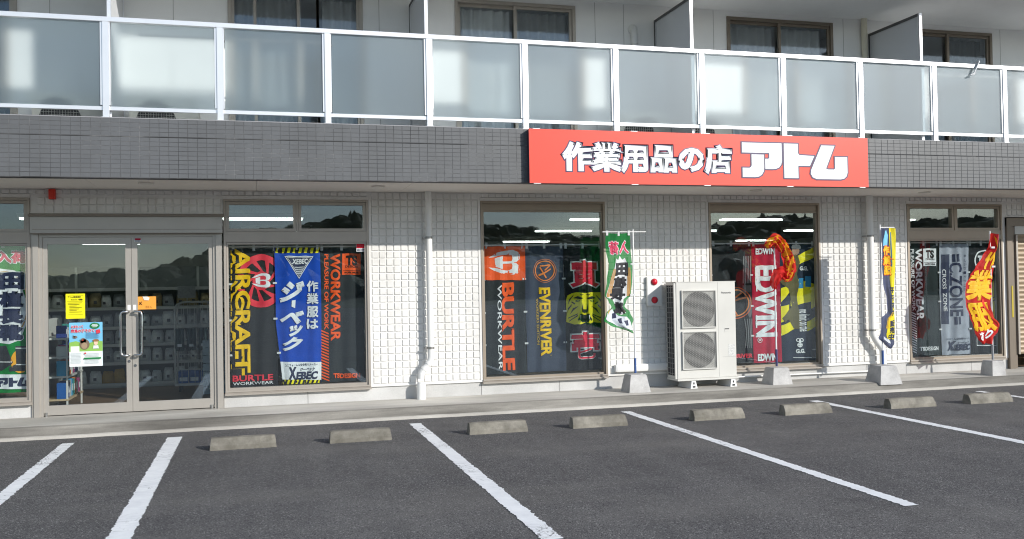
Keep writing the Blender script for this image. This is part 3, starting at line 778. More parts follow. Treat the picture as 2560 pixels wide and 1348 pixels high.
def bmark(x0, y0, x1, y1):
    """horned two-bowl emblem"""
    f = lambda a, b: (x0+a*(x1-x0), y0+b*(y1-y0))
    up_ = [(.0, .30), (.25, .12), (.5, .02), (.78, 0), (.93, .06), (1, .2), (.98, .36), (.88, .48), (.72, .5), (.76, .36), (.74, .22), (.62, .17), (.42, .2), (.2, .28)]
    dn = [(a, 1-b) for a, b in up_]
    st = [(.22, .36), (.40, .36), (.40, .46), (.74, .46), (.74, .54), (.40, .54), (.40, .74), (.36, .74), (.22, .64)]
    st = [(.20, .34), (.45, .24), (.45, .78), (.22, .68)]
    return [[f(a, b) for a, b in up_], [f(a, b) for a, b in dn[::-1]], [f(a, b) for a, b in st], [f(.44, .455), f(.8, .455), f(.8, .545), f(.44, .545)]]
def hazard(x0, x1, y0, y1, n, lean):
    w_ = (x1-x0)/n; return [[(x0+w_*i+lean, y0), (x0+w_*(i+.5)+lean, y0), (x0+w_*(i+.5), y1), (x0+w_*i, y1)] for i in range(-1, n+1)]
C_BLK = m_cloth('black_cloth', srgb(46, 47, 50), .12); C_BLU = m_cloth('blue_cloth', srgb(22, 78, 190), .2); C_GRY = m_cloth('charcoal_cloth', srgb(52, 56, 60), .12)
C_NAV = m_cloth('slate_cloth', srgb(72, 80, 98), .15); C_TIG = m_cloth('ink_cloth', srgb(32, 33, 40), .1); C_RED = m_cloth('red_cloth', srgb(196, 34, 66), .2)
C_NVY = m_cloth('navy_cloth', srgb(42, 52, 72), .15); C_SIL = m_cloth('silver_cloth', srgb(176, 182, 196), .2); C_GRN = m_cloth('green_cloth', srgb(12, 140, 62), .25)
C_DGN = m_cloth('dark_green_cloth', srgb(38, 48, 50), .12)
# window beside the door
P = Pr(banner('black banner with yellow slanted lettering and a red fan wheel emblem', -.312, .262, 2.135, .372, C_BLK, seed=1), None, Z2)
cx, cy_, r_ = 330, 365, 215
fan = ring(cx, cy_, r_, r_*1.1, 52*1.05, 36, 52)
for k in range(9):
    a = 40*k; fan.append(arc(cx, cy_, 175, 190, a, a+14, 3)+arc(cx, cy_, 62, 68, a+62, a+44, 3))
P.p(fan, RED); P.p([arc(cx, cy_, 78, 84, 0, 359, 24)], RED, off=.0055)
P.t('AIRCRAFT', 40, 92, 185, 1195, YEL, rot='cw', bold=.035, ls=.95, off=.0062); P.t('AIRCRAFT', 78, 92, 212, 1188, BLK, rot='cw', bold=.05, ls=.95, off=.0072)
P.t('AIRCRAFT', 105, 88, 232, 1172, YEL, rot='cw', bold=.03, ls=.95, off=.0092)
P.p(bmark(245, 298, 412, 425), WHT, off=.0085); P.t('BURTLE', 85, 1198, 440, 1248, RED, bold=.03); P.t('WORKWEAR', 85, 1256, 442, 1282, WHT, bold=.01)
P = Pr(banner('blue banner with white Japanese lettering and a triangle emblem', .235, .808, 2.14, .385, C_BLU, y=.118, seed=2, taper=.09), None, Z2)
P.p([rect(455, 60, 870, 118)], BLK, 'stripe'); P.p(hazard(460, 865, 60, 118, 8, 16), LEM, 'stripe')
P.p([[(540, 145), (797, 145), (668, 345)]], WHT); P.p([[(552, 152), (785, 152), (668, 334)]], NAV); P.p([[(562, 158), (775, 158), (668, 322)]], WHT); P.p([[(568, 161), (769, 161), (668, 316)]], NAV)
for k in range(4): P.p([rect(628+6*k, 240+17*k, 708-6*k, 246+18*k)], WHT)
P.t('XEBEC', 608, 172, 748, 214, WHT, bold=.04, shear=.2)
for ch, bx in (('ジ', (505, 380, 700, 540)), ('ー', (600, 555, 634, 608)), ('ベ', (510, 640, 696, 738)), ('ッ', (580, 765, 688, 848)), ('ク', (515, 870, 682, 975))):
    if ch == 'ー': P.p([[(bx[0], bx[1]-15), (bx[2], bx[1]-22), (bx[2]-4, bx[3]-2), (bx[0]-2, bx[3]-14)]], WHT, 'lettering')
    else: P.t(ch, *bx, WHT, bold=.06, shear=.35)
for ch, y0, y1 in (('作', 366, 456), ('業', 474, 566), ('服', 590, 682), ('は', 704, 786)): P.t(ch, 736, y0, 832, y1, WHT, bold=.035)
P.p([rect(455, 1082, 870, 1240)], WHT, 'panel'); P.t('ユニフォーム＆安全靴のメーカー', 505, 1096, 832, 1119, NAV, bold=.03); P.t('ジーベック', 655, 1133, 802, 1160, NAV, bold=.05, shear=.3)
P.t('X', 540, 1136, 610, 1232, NAV, bold=.06, shear=.2); P.t('EBEC', 612, 1170, 832, 1232, NAV, bold=.055, shear=.2)
P.p([rect(455, 1240, 870, 1290)], BLK, 'stripe'); P.p(hazard(500, 865, 1240, 1290, 8, 24), LEM, 'stripe')
def workwear(ban, col, sq, hz, box=None, zoom=None):
    P = Pr(ban, box, zoom)
    P.t('WORKWEAR', 948, 128, 1030, 888, col, rot='cw', bold=.035); P.t('PLEASURE OF WORK', 890, 128, 926, 792, col, rot='cw', bold=.03)
    P.p([[(866, 798+26*k), (934, 826+26*k), (934, 838+26*k), (866, 811+26*k)] for k in range(17)], hz, 'stripe')
    P.p([rect(1045, 122, 1208, 310)], sq, 'panel'); P.t('TS', 1082, 146, 1172, 222, BLK, bold=.06); P.t('DESIGN', 1074, 228, 1180, 248, BLK, bold=.02); P.p([rect(1052, 272, 1201, 276)], BLK, 'stripe'); P.t('WORK WEAR', 1066, 284, 1190, 300, BLK, bold=.03)
    P.t('TS', 974, 1184, 1026, 1222, col, bold=.05); P.t('DESIGN', 1032, 1184, 1206, 1222, col, bold=.04)
workwear(banner('black banner with orange lettering and an orange square, beside the blue banner', .79, 1.372, 2.13, .385, C_GRY, y=.142, seed=3), ORG, ORG, ORG, None, Z2)
# second window
P = Pr(banner('black banner with an orange top panel and a white horned emblem', 2.995, 3.575, 2.14, .39, C_GRY, seed=4), None, Z3)
P.p([rect(35, 50, 425, 378)], ORG, 'panel'); P.p(bmark(75, 98, 372, 328), WHT); P.t('BURTLE', 215, 412, 318, 1212, ORG, rot='cw', bold=.045); P.t('WORKWEAR', 168, 424, 206, 1212, WHT, rot='cw', bold=.015, ls=1.05)
P = Pr(banner('slate blue banner with yellow lettering and a scorched ring emblem', 3.575, 4.14, 2.137, .40, C_NAV, y=.128, seed=5), None, Z3)
RG1 = ink(176, 112, 84); RG2 = ink(226, 132, 60)
P.p(ring(607, 290, 108, 112, 7), RG1); P.p(ring(607, 290, 92, 96, 9), RG2); P.p([[(545, 330), (660, 270), (664, 282), (552, 344)], [(565, 255), (625, 355), (612, 358), (556, 262)], [(560, 240), (650, 230), (654, 242), (562, 252)], [(600, 280), (655, 235), (662, 243), (606, 290)]], RG2)
P.t('EVENRIVER', 560, 452, 655, 1078, YEL, rot='cw', bold=.04); P.t('WORKERS EDITION', 527, 552, 547, 982, ink(196, 164, 70), rot='cw', bold=.02); P.t('®', 650, 1074, 664, 1088, ink(196, 164, 70))
P = Pr(banner('black banner with two red brush characters and a yellow tiger face', 4.14, 4.722, 2.133, .395, C_TIG, seed=6), None, Z3)
KR = ink(225, 34, 66)
P.t('寅', 862, 200, 1094, 432, KR, bold=.04, outline=(WHT, .085)); P.t('壱', 866, 872, 1102, 1112, KR, bold=.04, outline=(WHT, .085))
TY = ink(226, 216, 24); tg = [(802, 560), (815, 520), (860, 500), (900, 492), (980, 498), (1060, 490), (1142, 490), (1150, 560), (1146, 640), (1152, 700), (1148, 778), (1060, 770), (1030, 784), (990, 770), (940, 790), (880, 792), (830, 776), (800, 770), (806, 690), (800, 640)]
P.p([tg], TY); K = []
for s_ in (-1, 1):
    f = lambda a, b: (978+s_*a, b)
    K += [[f(14, 545), f(70, 528), f(108, 545), f(80, 552), f(40, 560)], [f(42, 572), f(70, 560), f(96, 574), f(70, 584)], [f(18, 590), f(30, 640), f(26, 672), f(12, 690), f(16, 640)],
          [f(100, 510), f(150, 560), f(158, 610), f(140, 570), f(110, 530)], [f(120, 600), f(160, 640), f(168, 690), f(150, 650), f(124, 620)], [f(60, 620), f(110, 640), f(140, 700), f(104, 660)],
          [f(6, 505), f(30, 512), f(56, 505), f(34, 522)], [f(70, 690), f(160, 730), f(158, 738), f(70, 700)], [f(70, 705), f(150, 760), f(146, 766), f(66, 714)], [f(90, 596), f(120, 575), f(128, 583), f(96, 606)], [f(34, 700), f(70, 745), f(60, 760), f(28, 715)]]
K.append([(935, 690), (978, 702), (1020, 690), (1030, 740), (1010, 770), (950, 772), (922, 738)]); K.append([(955, 650), (1001, 650), (990, 676), (978, 690), (966, 676)])
P.p(K, BLK, off=.0085); P.p([[(930, 705), (942, 705), (936, 750)], [(1014, 705), (1026, 705), (1020, 750)]], WHT, off=.0095)
P.p([arc(910, 572, 11, 8, 0, 359, 10), arc(1046, 572, 11, 8, 0, 359, 10)], ink(150, 170, 60), off=.0095)
# third window
P = Pr(banner('dark banner with grey ladder bars and an orange ring, behind the outdoor unit', 6.40, 7.06, 2.15, .40, C_BLK, seed=7), None, Z4)
GRY = ink(128, 128, 130); P.p([rect(345+21*k, 240, 357+21*k, 510) for k in range(4)], GRY, 'stripe'); P.p([rect(345, 530, 425, 600), arc(410, 760, 22, 90, 0, 359, 20)], ink(96, 97, 100))
P.p(ring(278, 705, 150, 158, 9), ink(200, 96, 50)); P.p(ring(278, 705, 128, 134, 11), ink(214, 130, 66)); P.p([[(200, 690), (380, 640), (384, 656), (206, 708)], [(240, 660), (330, 600), (336, 612), (250, 676)], [(250, 740), (300, 830), (288, 834), (238, 750)]], ink(210, 120, 60))
P.p([[(360+22*k, 860), (368+22*k, 860), (384+16*k, 1000), (368+20*k, 1150), (362+20*k, 1150), (376+16*k, 1000)] for k in range(4)], GRY, 'stripe'); P.t('EVENRIVER', 150, 1212, 430, 1248, RED, bold=.05)
P = Pr(banner('red banner with large white serif lettering', 7.055, 7.52, 2.145, .39, C_RED, y=.118, seed=8), None, Z4)
P.t('EDWIN', 480, 345, 672, 1030, WHT, rot='cw', bold=.05)
for ya, yb, both in ((345, 455, 3), (478, 590, 3), (618, 668, 1), (700, 740, 1), (772, 812, 1), (826, 892, 3), (905, 950, 3), (985, 1034, 1)):
    if both & 1: P.p([rect(664, ya, 678, yb)], WHT, 'serif')
    if both & 2: P.p([rect(474, ya, 488, yb)], WHT, 'serif')
P.t('EDWIN', 464, 168, 652, 222, WHT, bold=.04); P.t('EDWIN', 492, 1210, 680, 1272, WHT, bold=.05); P.p(ring(514, 1072, 24, 26, 4, 20), WHT); P.t('R', 502, 1060, 526, 1084, WHT, rot='cw', bold=.03)
P = Pr(banner('navy banner with yellow diagonal blocks and a printed worker figure', 7.52, 8.125, 2.14, .395, C_NVY, y=.14, seed=9), None, Z4)
P.p([[(880, 240), (1062, 140), (1062, 250), (880, 330)], [(820, 500), (890, 470), (1062, 520), (1062, 740), (1015, 765), (1015, 690), (820, 740)], [(722, 560), (820, 520), (820, 580), (722, 700)], [(722, 740), (800, 720), (800, 860), (722, 900)], [(722, 930), (860, 870), (860, 960), (722, 1030)], [(975, 890), (1065, 845), (1065, 940), (975, 985)]], LEM, 'block')
P.p([rect(895, 460, 945, 560), rect(960, 440, 1015, 545)], ink(40, 130, 175), 'panel')
P.p([[(800, 250), (880, 210), (905, 300), (880, 420), (900, 520), (880, 640), (890, 740), (830, 745), (815, 640), (790, 560), (735, 520), (700, 480), (740, 470), (800, 500), (815, 400)], [(830, 745), (890, 740), (920, 860), (930, 960), (850, 960), (790, 860), (760, 900), (730, 860), (790, 780)]], ink(98, 92, 58), 'figure')
P.p([arc(862, 188, 36, 44, 0, 359, 18)], ink(176, 140, 116), 'figure'); P.p([arc(866, 160, 46, 40, 170, 372, 14)], ink(206, 208, 206), 'figure')
P.t('G.G.', 905, 345, 985, 382, WHT, bold=.05); P.t('no limit on the', 900, 770, 1000, 985, WHT, rot='cw', bold=.02); P.t('G.G.', 866, 1162, 950, 1198, WHT, bold=.06); P.p([rect(840, 1242, 1015, 1248)], WHT, 'stripe')
P.p(ring(886, 1072, 20, 20, 8, 18)+ring(918, 1072, 20, 20, 8, 18), WHT); P.p([arc(902, 1120, 26, 24, 0, 359, 18), arc(902, 1085, 12, 22, 0, 359, 14)], WHT); P.p([rect(884, 1126, 920, 1131), arc(892, 1108, 5, 4, 0, 359, 8), arc(912, 1108, 5, 4, 0, 359, 8)], NAV)
# fourth window
workwear(banner('dark green banner with white lettering and a white square', 9.79, 10.352, 2.14, .385, C_DGN, seed=10), WHT, WHT, WHT, (862, 70, 1244, 1280))
P = Pr(banner('silver banner with large navy lettering', 10.352, 10.915, 2.137, .385, C_SIL, y=.128, seed=11, amp=1.6), None, Z5)
P.p([rect(655, 406, 705, 856)], NAV, 'panel'); P.t('CROSS  ZONE', 664, 502, 684, 772, WHT, rot='cw', bold=.02); P.t('=C.ZONE=', 716, 406, 790, 856, NAV, rot='cw', bold=.03)
for k, ch in enumerate('新しいワークウエア'): P.t(ch, 800, 406+27*k, 812, 424+27*k, NAV)
P.t('ユニフォーム＆安全靴のメーカー', 676, 944, 844, 957, NAV, bold=.02); P.t('ジーベック', 752, 968, 832, 983, NAV, shear=.3, bold=.03); P.t('X', 692, 972, 738, 1022, NAV, bold=.06, shear=.2); P.t('EBEC', 742, 986, 842, 1022, NAV, bold=.055, shear=.2)
P = Pr(banner('black banner with a white ringed character and yellow label panel', 10.915, 11.395, 2.135, .38, C_TIG, seed=12), None, Z5)
P.p(ring(930, 445, 64, 68, 9), WHT); P.t('鳶', 895, 408, 965, 482, WHT, bold=.06); P.p([rect(985, 580, 1040, 815)], LEM, 'panel'); P.p([[(990, 690), (1010, 640), (1034, 690)]], BLK); P.p([rect(990, 700, 1034, 707)], BLK, 'stripe')
P.p([rect(880, 930, 1030, 935), rect(880, 992, 1030, 997), rect(880, 935, 885, 992), rect(1025, 935, 1030, 992)], WHT, 'frame')
def boot_banner(fm_box, ban):
    P = Pr(ban, fm_box); return P
# window left of the door
P = Pr(banner('green banner with navy outlined Japanese lettering and printed rubber boots', -3.20, -2.612, 2.19, .43, C_GRN, seed=13, y=.10), None, Z1)
PK = ink(206, 70, 100)
P.p([[(-110, 560), (-40, 440), (30, 450), (90, 460), (150, 620), (160, 760), (120, 860), (60, 885), (-60, 870), (-110, 760)]], WHT, 'panel'); P.p(ring(25, 660, 142, 200, 9, 40), ink(190, 140, 70))
P.t('入荷', -22, 345, 150, 412, PK, bold=.05, outline=(WHT, .10)); Q = [('田', 475, 560), ('植', 585, 665), ('長', 685, 760), ('靴', 778, 858)]
for ch, a, b in Q: P.t(ch, 6, a, 128, b, NAV, bold=.075, outline=(WHT, .11))
P.p([arc(120, 985, 52, 68, 0, 359, 24), arc(-30, 985, 52, 68, 0, 359, 24)], ink(226, 160, 30)); P.p([[(95, 895), (155, 895), (152, 1040), (60, 1042), (58, 1018), (98, 1000)], [(-20, 900), (40, 892), (80, 990), (70, 1005), (10, 1040), (-30, 1030), (-10, 1000)]], ink(48, 50, 54)); P.p([[(96, 1000), (153, 1000), (153, 1006), (96, 1006)], [(95, 905), (155, 905), (155, 911), (95, 911)], [(-10, 985), (74, 985), (74, 991), (-10, 991)]], ink(200, 202, 200))
P.p([rect(-130, 1060, 182, 1145)], WHT, 'panel')
b0 = P.q(-20, 1082); b1 = P.q(168, 1128); mark((*b0, *b1), P.fm, P.r, NAV, None, P.o+.001, cut=CUT)
# rods the banners hang from
for lab, a, b in (('white banner rod in the window beside the door', -.34, 1.38), ('white banner rod in the window with the tiger banner', 2.96, 4.70), ('white banner rod in the window behind the outdoor unit', 6.33, 8.10), ('white banner rod in the window at the right end', 9.70, 11.38)):
    MB().tube([(a, .133, 2.152), (b, .133, 2.152)], .009, 8).build('banner_rod', M_POLE, None, label=lab, cat='rod', group='rods holding the window banners')
# stickers and papers on the glass
def paper(name, x0, x1, z0, z1, y, mat, label, cat):
    r = thing(name, ((x0+x1)/2, y, z0), label, cat); MB().box(x0, x1, y, y+.002, z0, z1).build('sheet', mat, r)
    return Pr((r, lambda u, v: (x0+(x1-x0)*u, y, z1-(z1-z0)*v)), (0, 0, 1, 1))
P = paper('sticker', 1.265, 1.382, 2.075, 2.19, .030, WHT, 'red and white security company sticker in the corner of the shop window', 'sticker')
P.p([rect(.02, .02, .98, .62)], ink(205, 20, 45), 'panel'); P.t('SECOM', .06, .72, .94, .92, NAV, bold=.02)
P = paper('sticker', -1.426, -1.349, 2.212, 2.262, .0085, WHT, 'small red and white security sticker above the right door pane', 'sticker')
P.p([rect(.05, .08, .95, .55)], ink(160, 20, 50), 'panel'); P.t('SECOM', .1, .64, .9, .9, NAV, bold=.02)
P = paper('notice', -2.206, -1.992, 1.293, 1.593, .024, ink(240, 232, 30), 'yellow paper notice taped to the left door pane', 'notice')
P.t('アトム', .12, .10, .38, .16, BLK, bold=.02); P.p([rect(.41, .10, .50, .16), rect(.52, .10, .60, .16), rect(.62, .10, .70, .16), rect(.72, .10, .78, .16)], ink(110, 104, 24), 'stripe'); P.t('アルバイト募集', .28, .20, .88, .27, BLK, bold=.02); P.p([rect(.08, .075, .92, .082), rect(.08, .30, .92, .307), rect(.1, .83, .9, .836)], BLK, 'stripe')
for k in range(7): P.p([rect(.12+.08*(k > 1), .36+.06*k, .85-.13*(k % 3), .375+.06*k)], ink(120, 116, 30), 'stripe')
P = paper('poster', -2.17, -1.80, .716, 1.245, .024, ink(120, 190, 226), 'light blue poster with a drawn brown bird on the left door pane', 'poster')
P.p([[(0, .62), (0, .45), (.2, .42), (.5, .5), (.8, .42), (1, .44), (1, .68), (0, .68)]], ink(140, 186, 90), 'panel'); P.p([rect(0, .66, 1, 1)], ink(226, 232, 232), 'panel'); P.p([rect(.04, .54, .3, .66)], ink(236, 238, 230), 'panel')
P.t('みまもって', .06, .065, .42, .125, ink(200, 60, 90), bold=.05, outline=(WHT, .11)); P.t('野鳥の子そだて', .06, .155, .76, .225, ink(200, 60, 90), bold=.05, outline=(WHT, .11))
P.p([arc(.77, .08, .15, .07, 0, 359, 20)], ink(20, 120, 60)); P.p([rect(.69, .042, .85, .056), rect(.67, .072, .87, .086), rect(.70, .100, .84, .112)], WHT, 'stripe'); P.p([[(.80, .18), (.92, .16), (.94, .25), (.82, .27)]], ink(216, 60, 70))
P.p([arc(.46, .50, .15, .12, 0, 359, 22), arc(.42, .42, .09, .065, 0, 359, 18), [(.34, .40), (.30, .385), (.36, .44)]], ink(124, 104, 86), 'bird'); P.p([arc(.45, .53, .09, .075, 0, 359, 16)], ink(160, 138, 112), 'bird'); P.p([arc(.41, .405, .03, .012, 0, 359, 10)], ink(190, 60, 50), 'bird')
P.p([arc(.18, .33, .07, .03, 0, 359, 14), [(.10, .28), (.2, .32), (.15, .345)]], ink(130, 116, 104), 'bird'); P.p([arc(.80, .47, .06, .055, 0, 359, 14)], ink(232, 196, 170), 'figure'); P.p([arc(.80, .415, .10, .03, 0, 359, 14)], ink(150, 110, 70), 'figure'); P.p([[(.73, .53), (.87, .53), (.89, .60), (.71, .60)]], WHT, 'figure')
for k in range(6): P.p([rect(.50, .245+.022*k, .92-.04*(k % 2), .253+.022*k)], ink(70, 120, 160), 'stripe')
for k in range(8): P.p([rect(.05, .70+.03*k, .36, .706+.03*k), rect(.46, .71+.03*k, .9, .716+.03*k)], ink(150, 160, 165), 'stripe')
P.p([rect(.44, .80, .96, .835)], ink(30, 130, 70), 'stripe'); P.p([arc(.48, .70, .03, .018, 0, 359, 12)], ink(206, 50, 50))
P = paper('notice', -1.402, -1.187, 1.385, 1.543, .024, ink(236, 160, 66), 'orange handwritten card on the right door pane', 'notice')
P.p([[(.1, .42), (.26, .62), (.24, .66), (.08, .45)], [(.26, .40), (.1, .66), (.08, .62), (.22, .38)]], BLK, 'lettering'); P.t('引く', .44, .72, .78, .9, ink(150, 100, 40)); P.p([[(.28, .0), (.5, -.02), (.66, .1), (.6, .3), (.36, .28)]], ink(226, 222, 214), 'panel')

# ================================================================== wheel stops
STOPS = [(-.466, .182, 'concrete wheel stop nearest the entrance doors'), (.714, 1.356, 'concrete wheel stop second from the entrance doors'), (2.19, 2.846, 'concrete wheel stop in front of the first downpipe'), (3.36, 4.012, 'concrete wheel stop in front of the tiger banner window'),
         (4.835, 5.485, 'concrete wheel stop in front of the green flag'), (6.01, 6.65, 'concrete wheel stop in front of the outdoor unit and red banner window'), (7.48, 8.14, 'concrete wheel stop in front of the second downpipe'), (8.64, 9.29, 'concrete wheel stop farthest to the right')]
for k, (a, b, lab) in enumerate(STOPS):
    rnd = random.Random(k+40); y0 = -2.40+rnd.uniform(-.01, .01)
    pr = [(y0, .0), (y0+.004, .045), (y0+.045, .112), (y0+.055, .118), (y0+.135, .118), (y0+.142, .112), (y0+.150, .045), (y0+.152, 0)]
    m = MB(); nx = 14
    for i in range(nx+1):
        t_ = i/nx; c = .012*(1 if i in (0, nx) else 0)
        for j, (y, z) in enumerate(pr):
            jit = .0022*noise.noise((i*1.9+k*9, j*2.3, 0))
            m.v.append((a+(b-a)*t_+(c*(z/.118)*(1 if i == 0 else -1)), y+jit+(c*.4 if y < y0+.07 else -c*.4)*(z/.118), max(0, z+jit-c*.35*(z/.118))))
    n = len(pr)
    for i in range(nx):
        for j in range(n): m.f.append((i*n+j, i*n+(j+1) % n, (i+1)*n+(j+1) % n, (i+1)*n+j))
    m.f.append(tuple(range(n))); m.f.append(tuple(nx*n+j for j in range(n)))
    o = m.build('wheel_stop', M_STOP, None, label=lab, cat='wheel stop', group='wheel stops in the parking bays')

# ================================================================== flags on poles
def flag_base(root, x, y, w0, w1, h, rot=0, z=.10):
    m = MB(); q0, q1 = w0/2, w1/2; c, s_ = cos(rot), sin(rot); P_ = []
    for q, zz in ((q0, z), (q0*.985, z+.02), (q1, z+h-.015), (q1-.012, z+h)):
        for a, b in ((-q, -q), (q, -q), (q, q), (-q, q)): P_.append((x+a*c-b*s_, y+a*s_+b*c, zz))
    F_ = [(0, 3, 2, 1), (12, 13, 14, 15)]
    for k in range(3):
        for i in range(4): F_.append((k*4+i, k*4+(i+1) % 4, (k+1)*4+(i+1) % 4, (k+1)*4+i))
    m.add(P_, F_).build('concrete_base', M_BASE, root)
def flag(label, px, y, base, zt, rows, cloth, seed, arm=None, fold=.05, zb=.10, blue=.52, low=M_BLUEPOLE):
    root = thing('banner_flag', (px, y, zb), label, 'banner flag', 'banner flags standing along the shop front')
    flag_base(root, px, y, *base)
    top = zb+base[2]
    MB().tube([(px, y, top-.02), (px, y, top+blue)], .0165, 12).build('lower_pole', low, root)
    MB().tube([(px, y, top+blue-.03), (px+.004, y, zt)], .0115, 10).build('upper_pole', M_POLE, root)
    if arm: MB().tube([(arm[0], y-.005, zt-.04), (arm[1], y-.005, zt-.04)], .007, 8).build('cross_bar', M_POLE, root)
    if rows is None: return root, None
    zr = [r[0] for r in rows]
    def fm(u, v):
        z = zr[0]+(zr[-1]-zr[0])*v
        for (z0, a0, b0), (z1, a1, b1) in zip(rows, rows[1:]):
            if z1 <= z <= z0+1e-6:
                t_ = (z0-z)/(z0-z1+1e-9); t_ = t_*t_*(3-2*t_); l_ = a0+(a1-a0)*t_; r_ = b0+(b1-b0)*t_; break
        else: l_, r_ = rows[-1][1:]
        full = max(b-a for _, a, b in rows); sq = 1-(r_-l_)/full
        d = fold*(.35+1.6*sq)*sin(2*pi*(1.2*u+.8*v)+seed)+.45*fold*sq*sin(2*pi*2.7*u+seed*2+5*v)+.012*sin(9*v+seed)+.010*noise.noise((u*5, v*6, seed))+.006*abs(noise.noise((u*9+v*3, v*11, seed+3)))
        return (l_+(r_-l_)*u, y-.03+d, z+.012*sin(7*u+seed+6*v)*(.2+sq))
    m = MB(); nu, nv = 28, 70
    for j in range(nv+1):
        for i in range(nu+1): m.v.append(fm(i/nu, j/nv))
    for j in range(nv):
        for i in range(nu): m.sm.add(len(m.f)); m.f.append((j*(nu+1)+i, j*(nu+1)+i+1, (j+1)*(nu+1)+i+1, (j+1)*(nu+1)+i))
    put('cloth', m.mesh('cloth', cloth, False), root)
    return root, fm
FC = (14, 40)
def fprint(r, fm, kind, arg, mat, off, **kw):
    if kind == 'p': return shape(arg, fm, r, mat, off, kw.get('name', 'print'), FC, (0, 0, 1, 1))
    return lettering(arg[0], arg[1], fm, r, mat, off, cut=FC, clip=(0, 0, 1, 1), **kw)
rows1 = [(2.273, 4.543, 4.893), (2.059, 4.535, 4.892), (1.853, 4.567, 4.899), (1.631, 4.53, 4.894), (1.443, 4.504, 4.884), (1.374, 4.552, 4.818), (1.288, 4.592, 4.788), (1.204, 4.521, 4.87), (1.102, 4.486, 4.914), (1.032, 4.572, 4.894), (.975, 4.736, 4.902), (.937, 4.864, 4.907)]
r, fm = flag('twisted green flag with pink and black characters left of the large outdoor unit', 4.936, -.45, (.317, .231, .27), 2.335, rows1, m_cloth('flag_green', srgb(14, 146, 66), .35, sheer=.32), 1.3, arm=(4.50, 5.13), fold=.022, zb=.134, blue=.18)
fprint(r, fm, 'p', [[(.26, .32), (.34, .25), (.42, .27), (.52, .225), (.62, .27), (.74, .25), (.84, .34), (.93, .60), (.80, .66), (.86, .72), (.80, .80), (.60, .82), (.40, .74), (.30, .68), (.04, .64), (.12, .5)]], ink(214, 216, 218), .004)
fprint(r, fm, 'p', [[(.20+.03*k, .36), (.225+.03*k, .35), (.10+.05*k, .64), (.06+.05*k, .64)] for k in range(4)]+[[(.80+.03*k, .34), (.825+.03*k, .35), (.86+.035*k, .63), (.83+.035*k, .63)] for k in range(4)], ink(186, 140, 76), .005)
fprint(r, fm, 't', ('荷', (.14, .085, .48, .205)), PK, .0055, bold=.05, mirror=True, outline=(WHT, .09)); fprint(r, fm, 't', ('入', (.55, .085, .90, .20)), PK, .0055, bold=.05, mirror=True, outline=(WHT, .09))
for ch, a, b, c, d in (('田', .305, .42, .34, .80), ('植', .445, .545, .30, .76), ('長', .56, .665, .22, .74), ('靴', .70, .80, .36, .82)): fprint(r, fm, 't', (ch, (c, a, d, b)), ink(52, 52, 56), .0065, bold=.065, mirror=True)
fprint(r, fm, 'p', [[(.05, .80), (.2, .76), (.5, .83), (.8, .84), (.95, .92), (1, 1), (.3, .93), (.06, .86)]], ink(206, 212, 220), .005); fprint(r, fm, 'p', [[(.26, .81), (.40, .80), (.42, .85), (.28, .86)], [(.46, .86), (.60, .85), (.58, .905), (.48, .905)], [(.66, .88), (.8, .875), (.82, .93), (.7, .93)]], NAV, .007)
fprint(r, fm, 'p', [[(.66, .74), (.80, .73), (.76, .79)], [(.04, .78), (.14, .76), (.10, .82)]], ink(200, 176, 90), .0068)
for u, v in ((.06, 0), (.5, 0), (.95, 0)):
    p = fm(u, v); MB().box(p[0]-.014, p[0]+.014, p[1]-.007, p[1]+.004, p[2]-.03, p[2]+.035).build('tab', M_TABW, r)
for v in (.31, .62):
    p = fm(1, v); MB().box(p[0]-.02, 4.937, -.50, -.47, p[2]-.012, p[2]+.012).build('tab', M_TABW, r)
# flag wound round its pole
r, _ = flag('red and yellow flag knotted round its pole in front of the red banner', 7.132, -.38, (.322, .24, .268), 2.05, None, None, 2, zb=.134, blue=.22, low=flat('violet_pole', srgb(70, 70, 110), .4))
C_FR = m_cloth('flag_red', srgb(222, 48, 44), .35, sheer=.12); C_FY = m_cloth('flag_yellow', srgb(240, 170, 30), .35, sheer=.12)
def ribbon(path, widths, seed, nu=16, sub=7):
    m = MB(); pts = []; n = len(path)
    for i in range(n-1):
        p0, p1, p2, p3 = (Vector(path[max(0, i-1)]), Vector(path[i]), Vector(path[i+1]), Vector(path[min(n-1, i+2)]))
        for k in range(sub):
            t_ = k/sub; pts.append((.5*((2*p1)+(-p0+p2)*t_+(2*p0-5*p1+4*p2-p3)*t_*t_+(-p0+3*p1-3*p2+p3)*t_**3), widths[i]+(widths[i+1]-widths[i])*t_))
    pts.append((Vector(path[-1]), widths[-1])); mi = []
    for j, (p, wd) in enumerate(pts):
        d = (pts[min(j+1, len(pts)-1)][0]-pts[max(j-1, 0)][0]).normalized(); a = Vector((-d.z, 0, d.x)).normalized()
        for i in range(nu+1):
            u = i/nu-.5
            bul = -.030*cos(pi*u)*min(1.3, wd/.12)+.022*sin(2*pi*2.4*u+j*.16+seed)+.030*noise.noise((u*4.5, j*.25, seed))+.008*noise.noise((u*14, j*.9, seed))
            q = p+a*(u*wd*(1+.18*noise.noise((i*.7, j*.55, seed+4)))); m.v.append((q.x, q.y+bul, q.z+.01*sin(j*.9+i)))
    for j in range(len(pts)-1):
        for i in range(nu):
            m.sm.add(len(m.f)); m.f.append((j*(nu+1)+i, j*(nu+1)+i+1, (j+1)*(nu+1)+i+1, (j+1)*(nu+1)+i))
            g_ = noise.noise((i*.33+seed, j*.42, 3)); mi.append(1 if (g_ > -.04 and 2 < i < nu-2) else 0)
    return m, mi
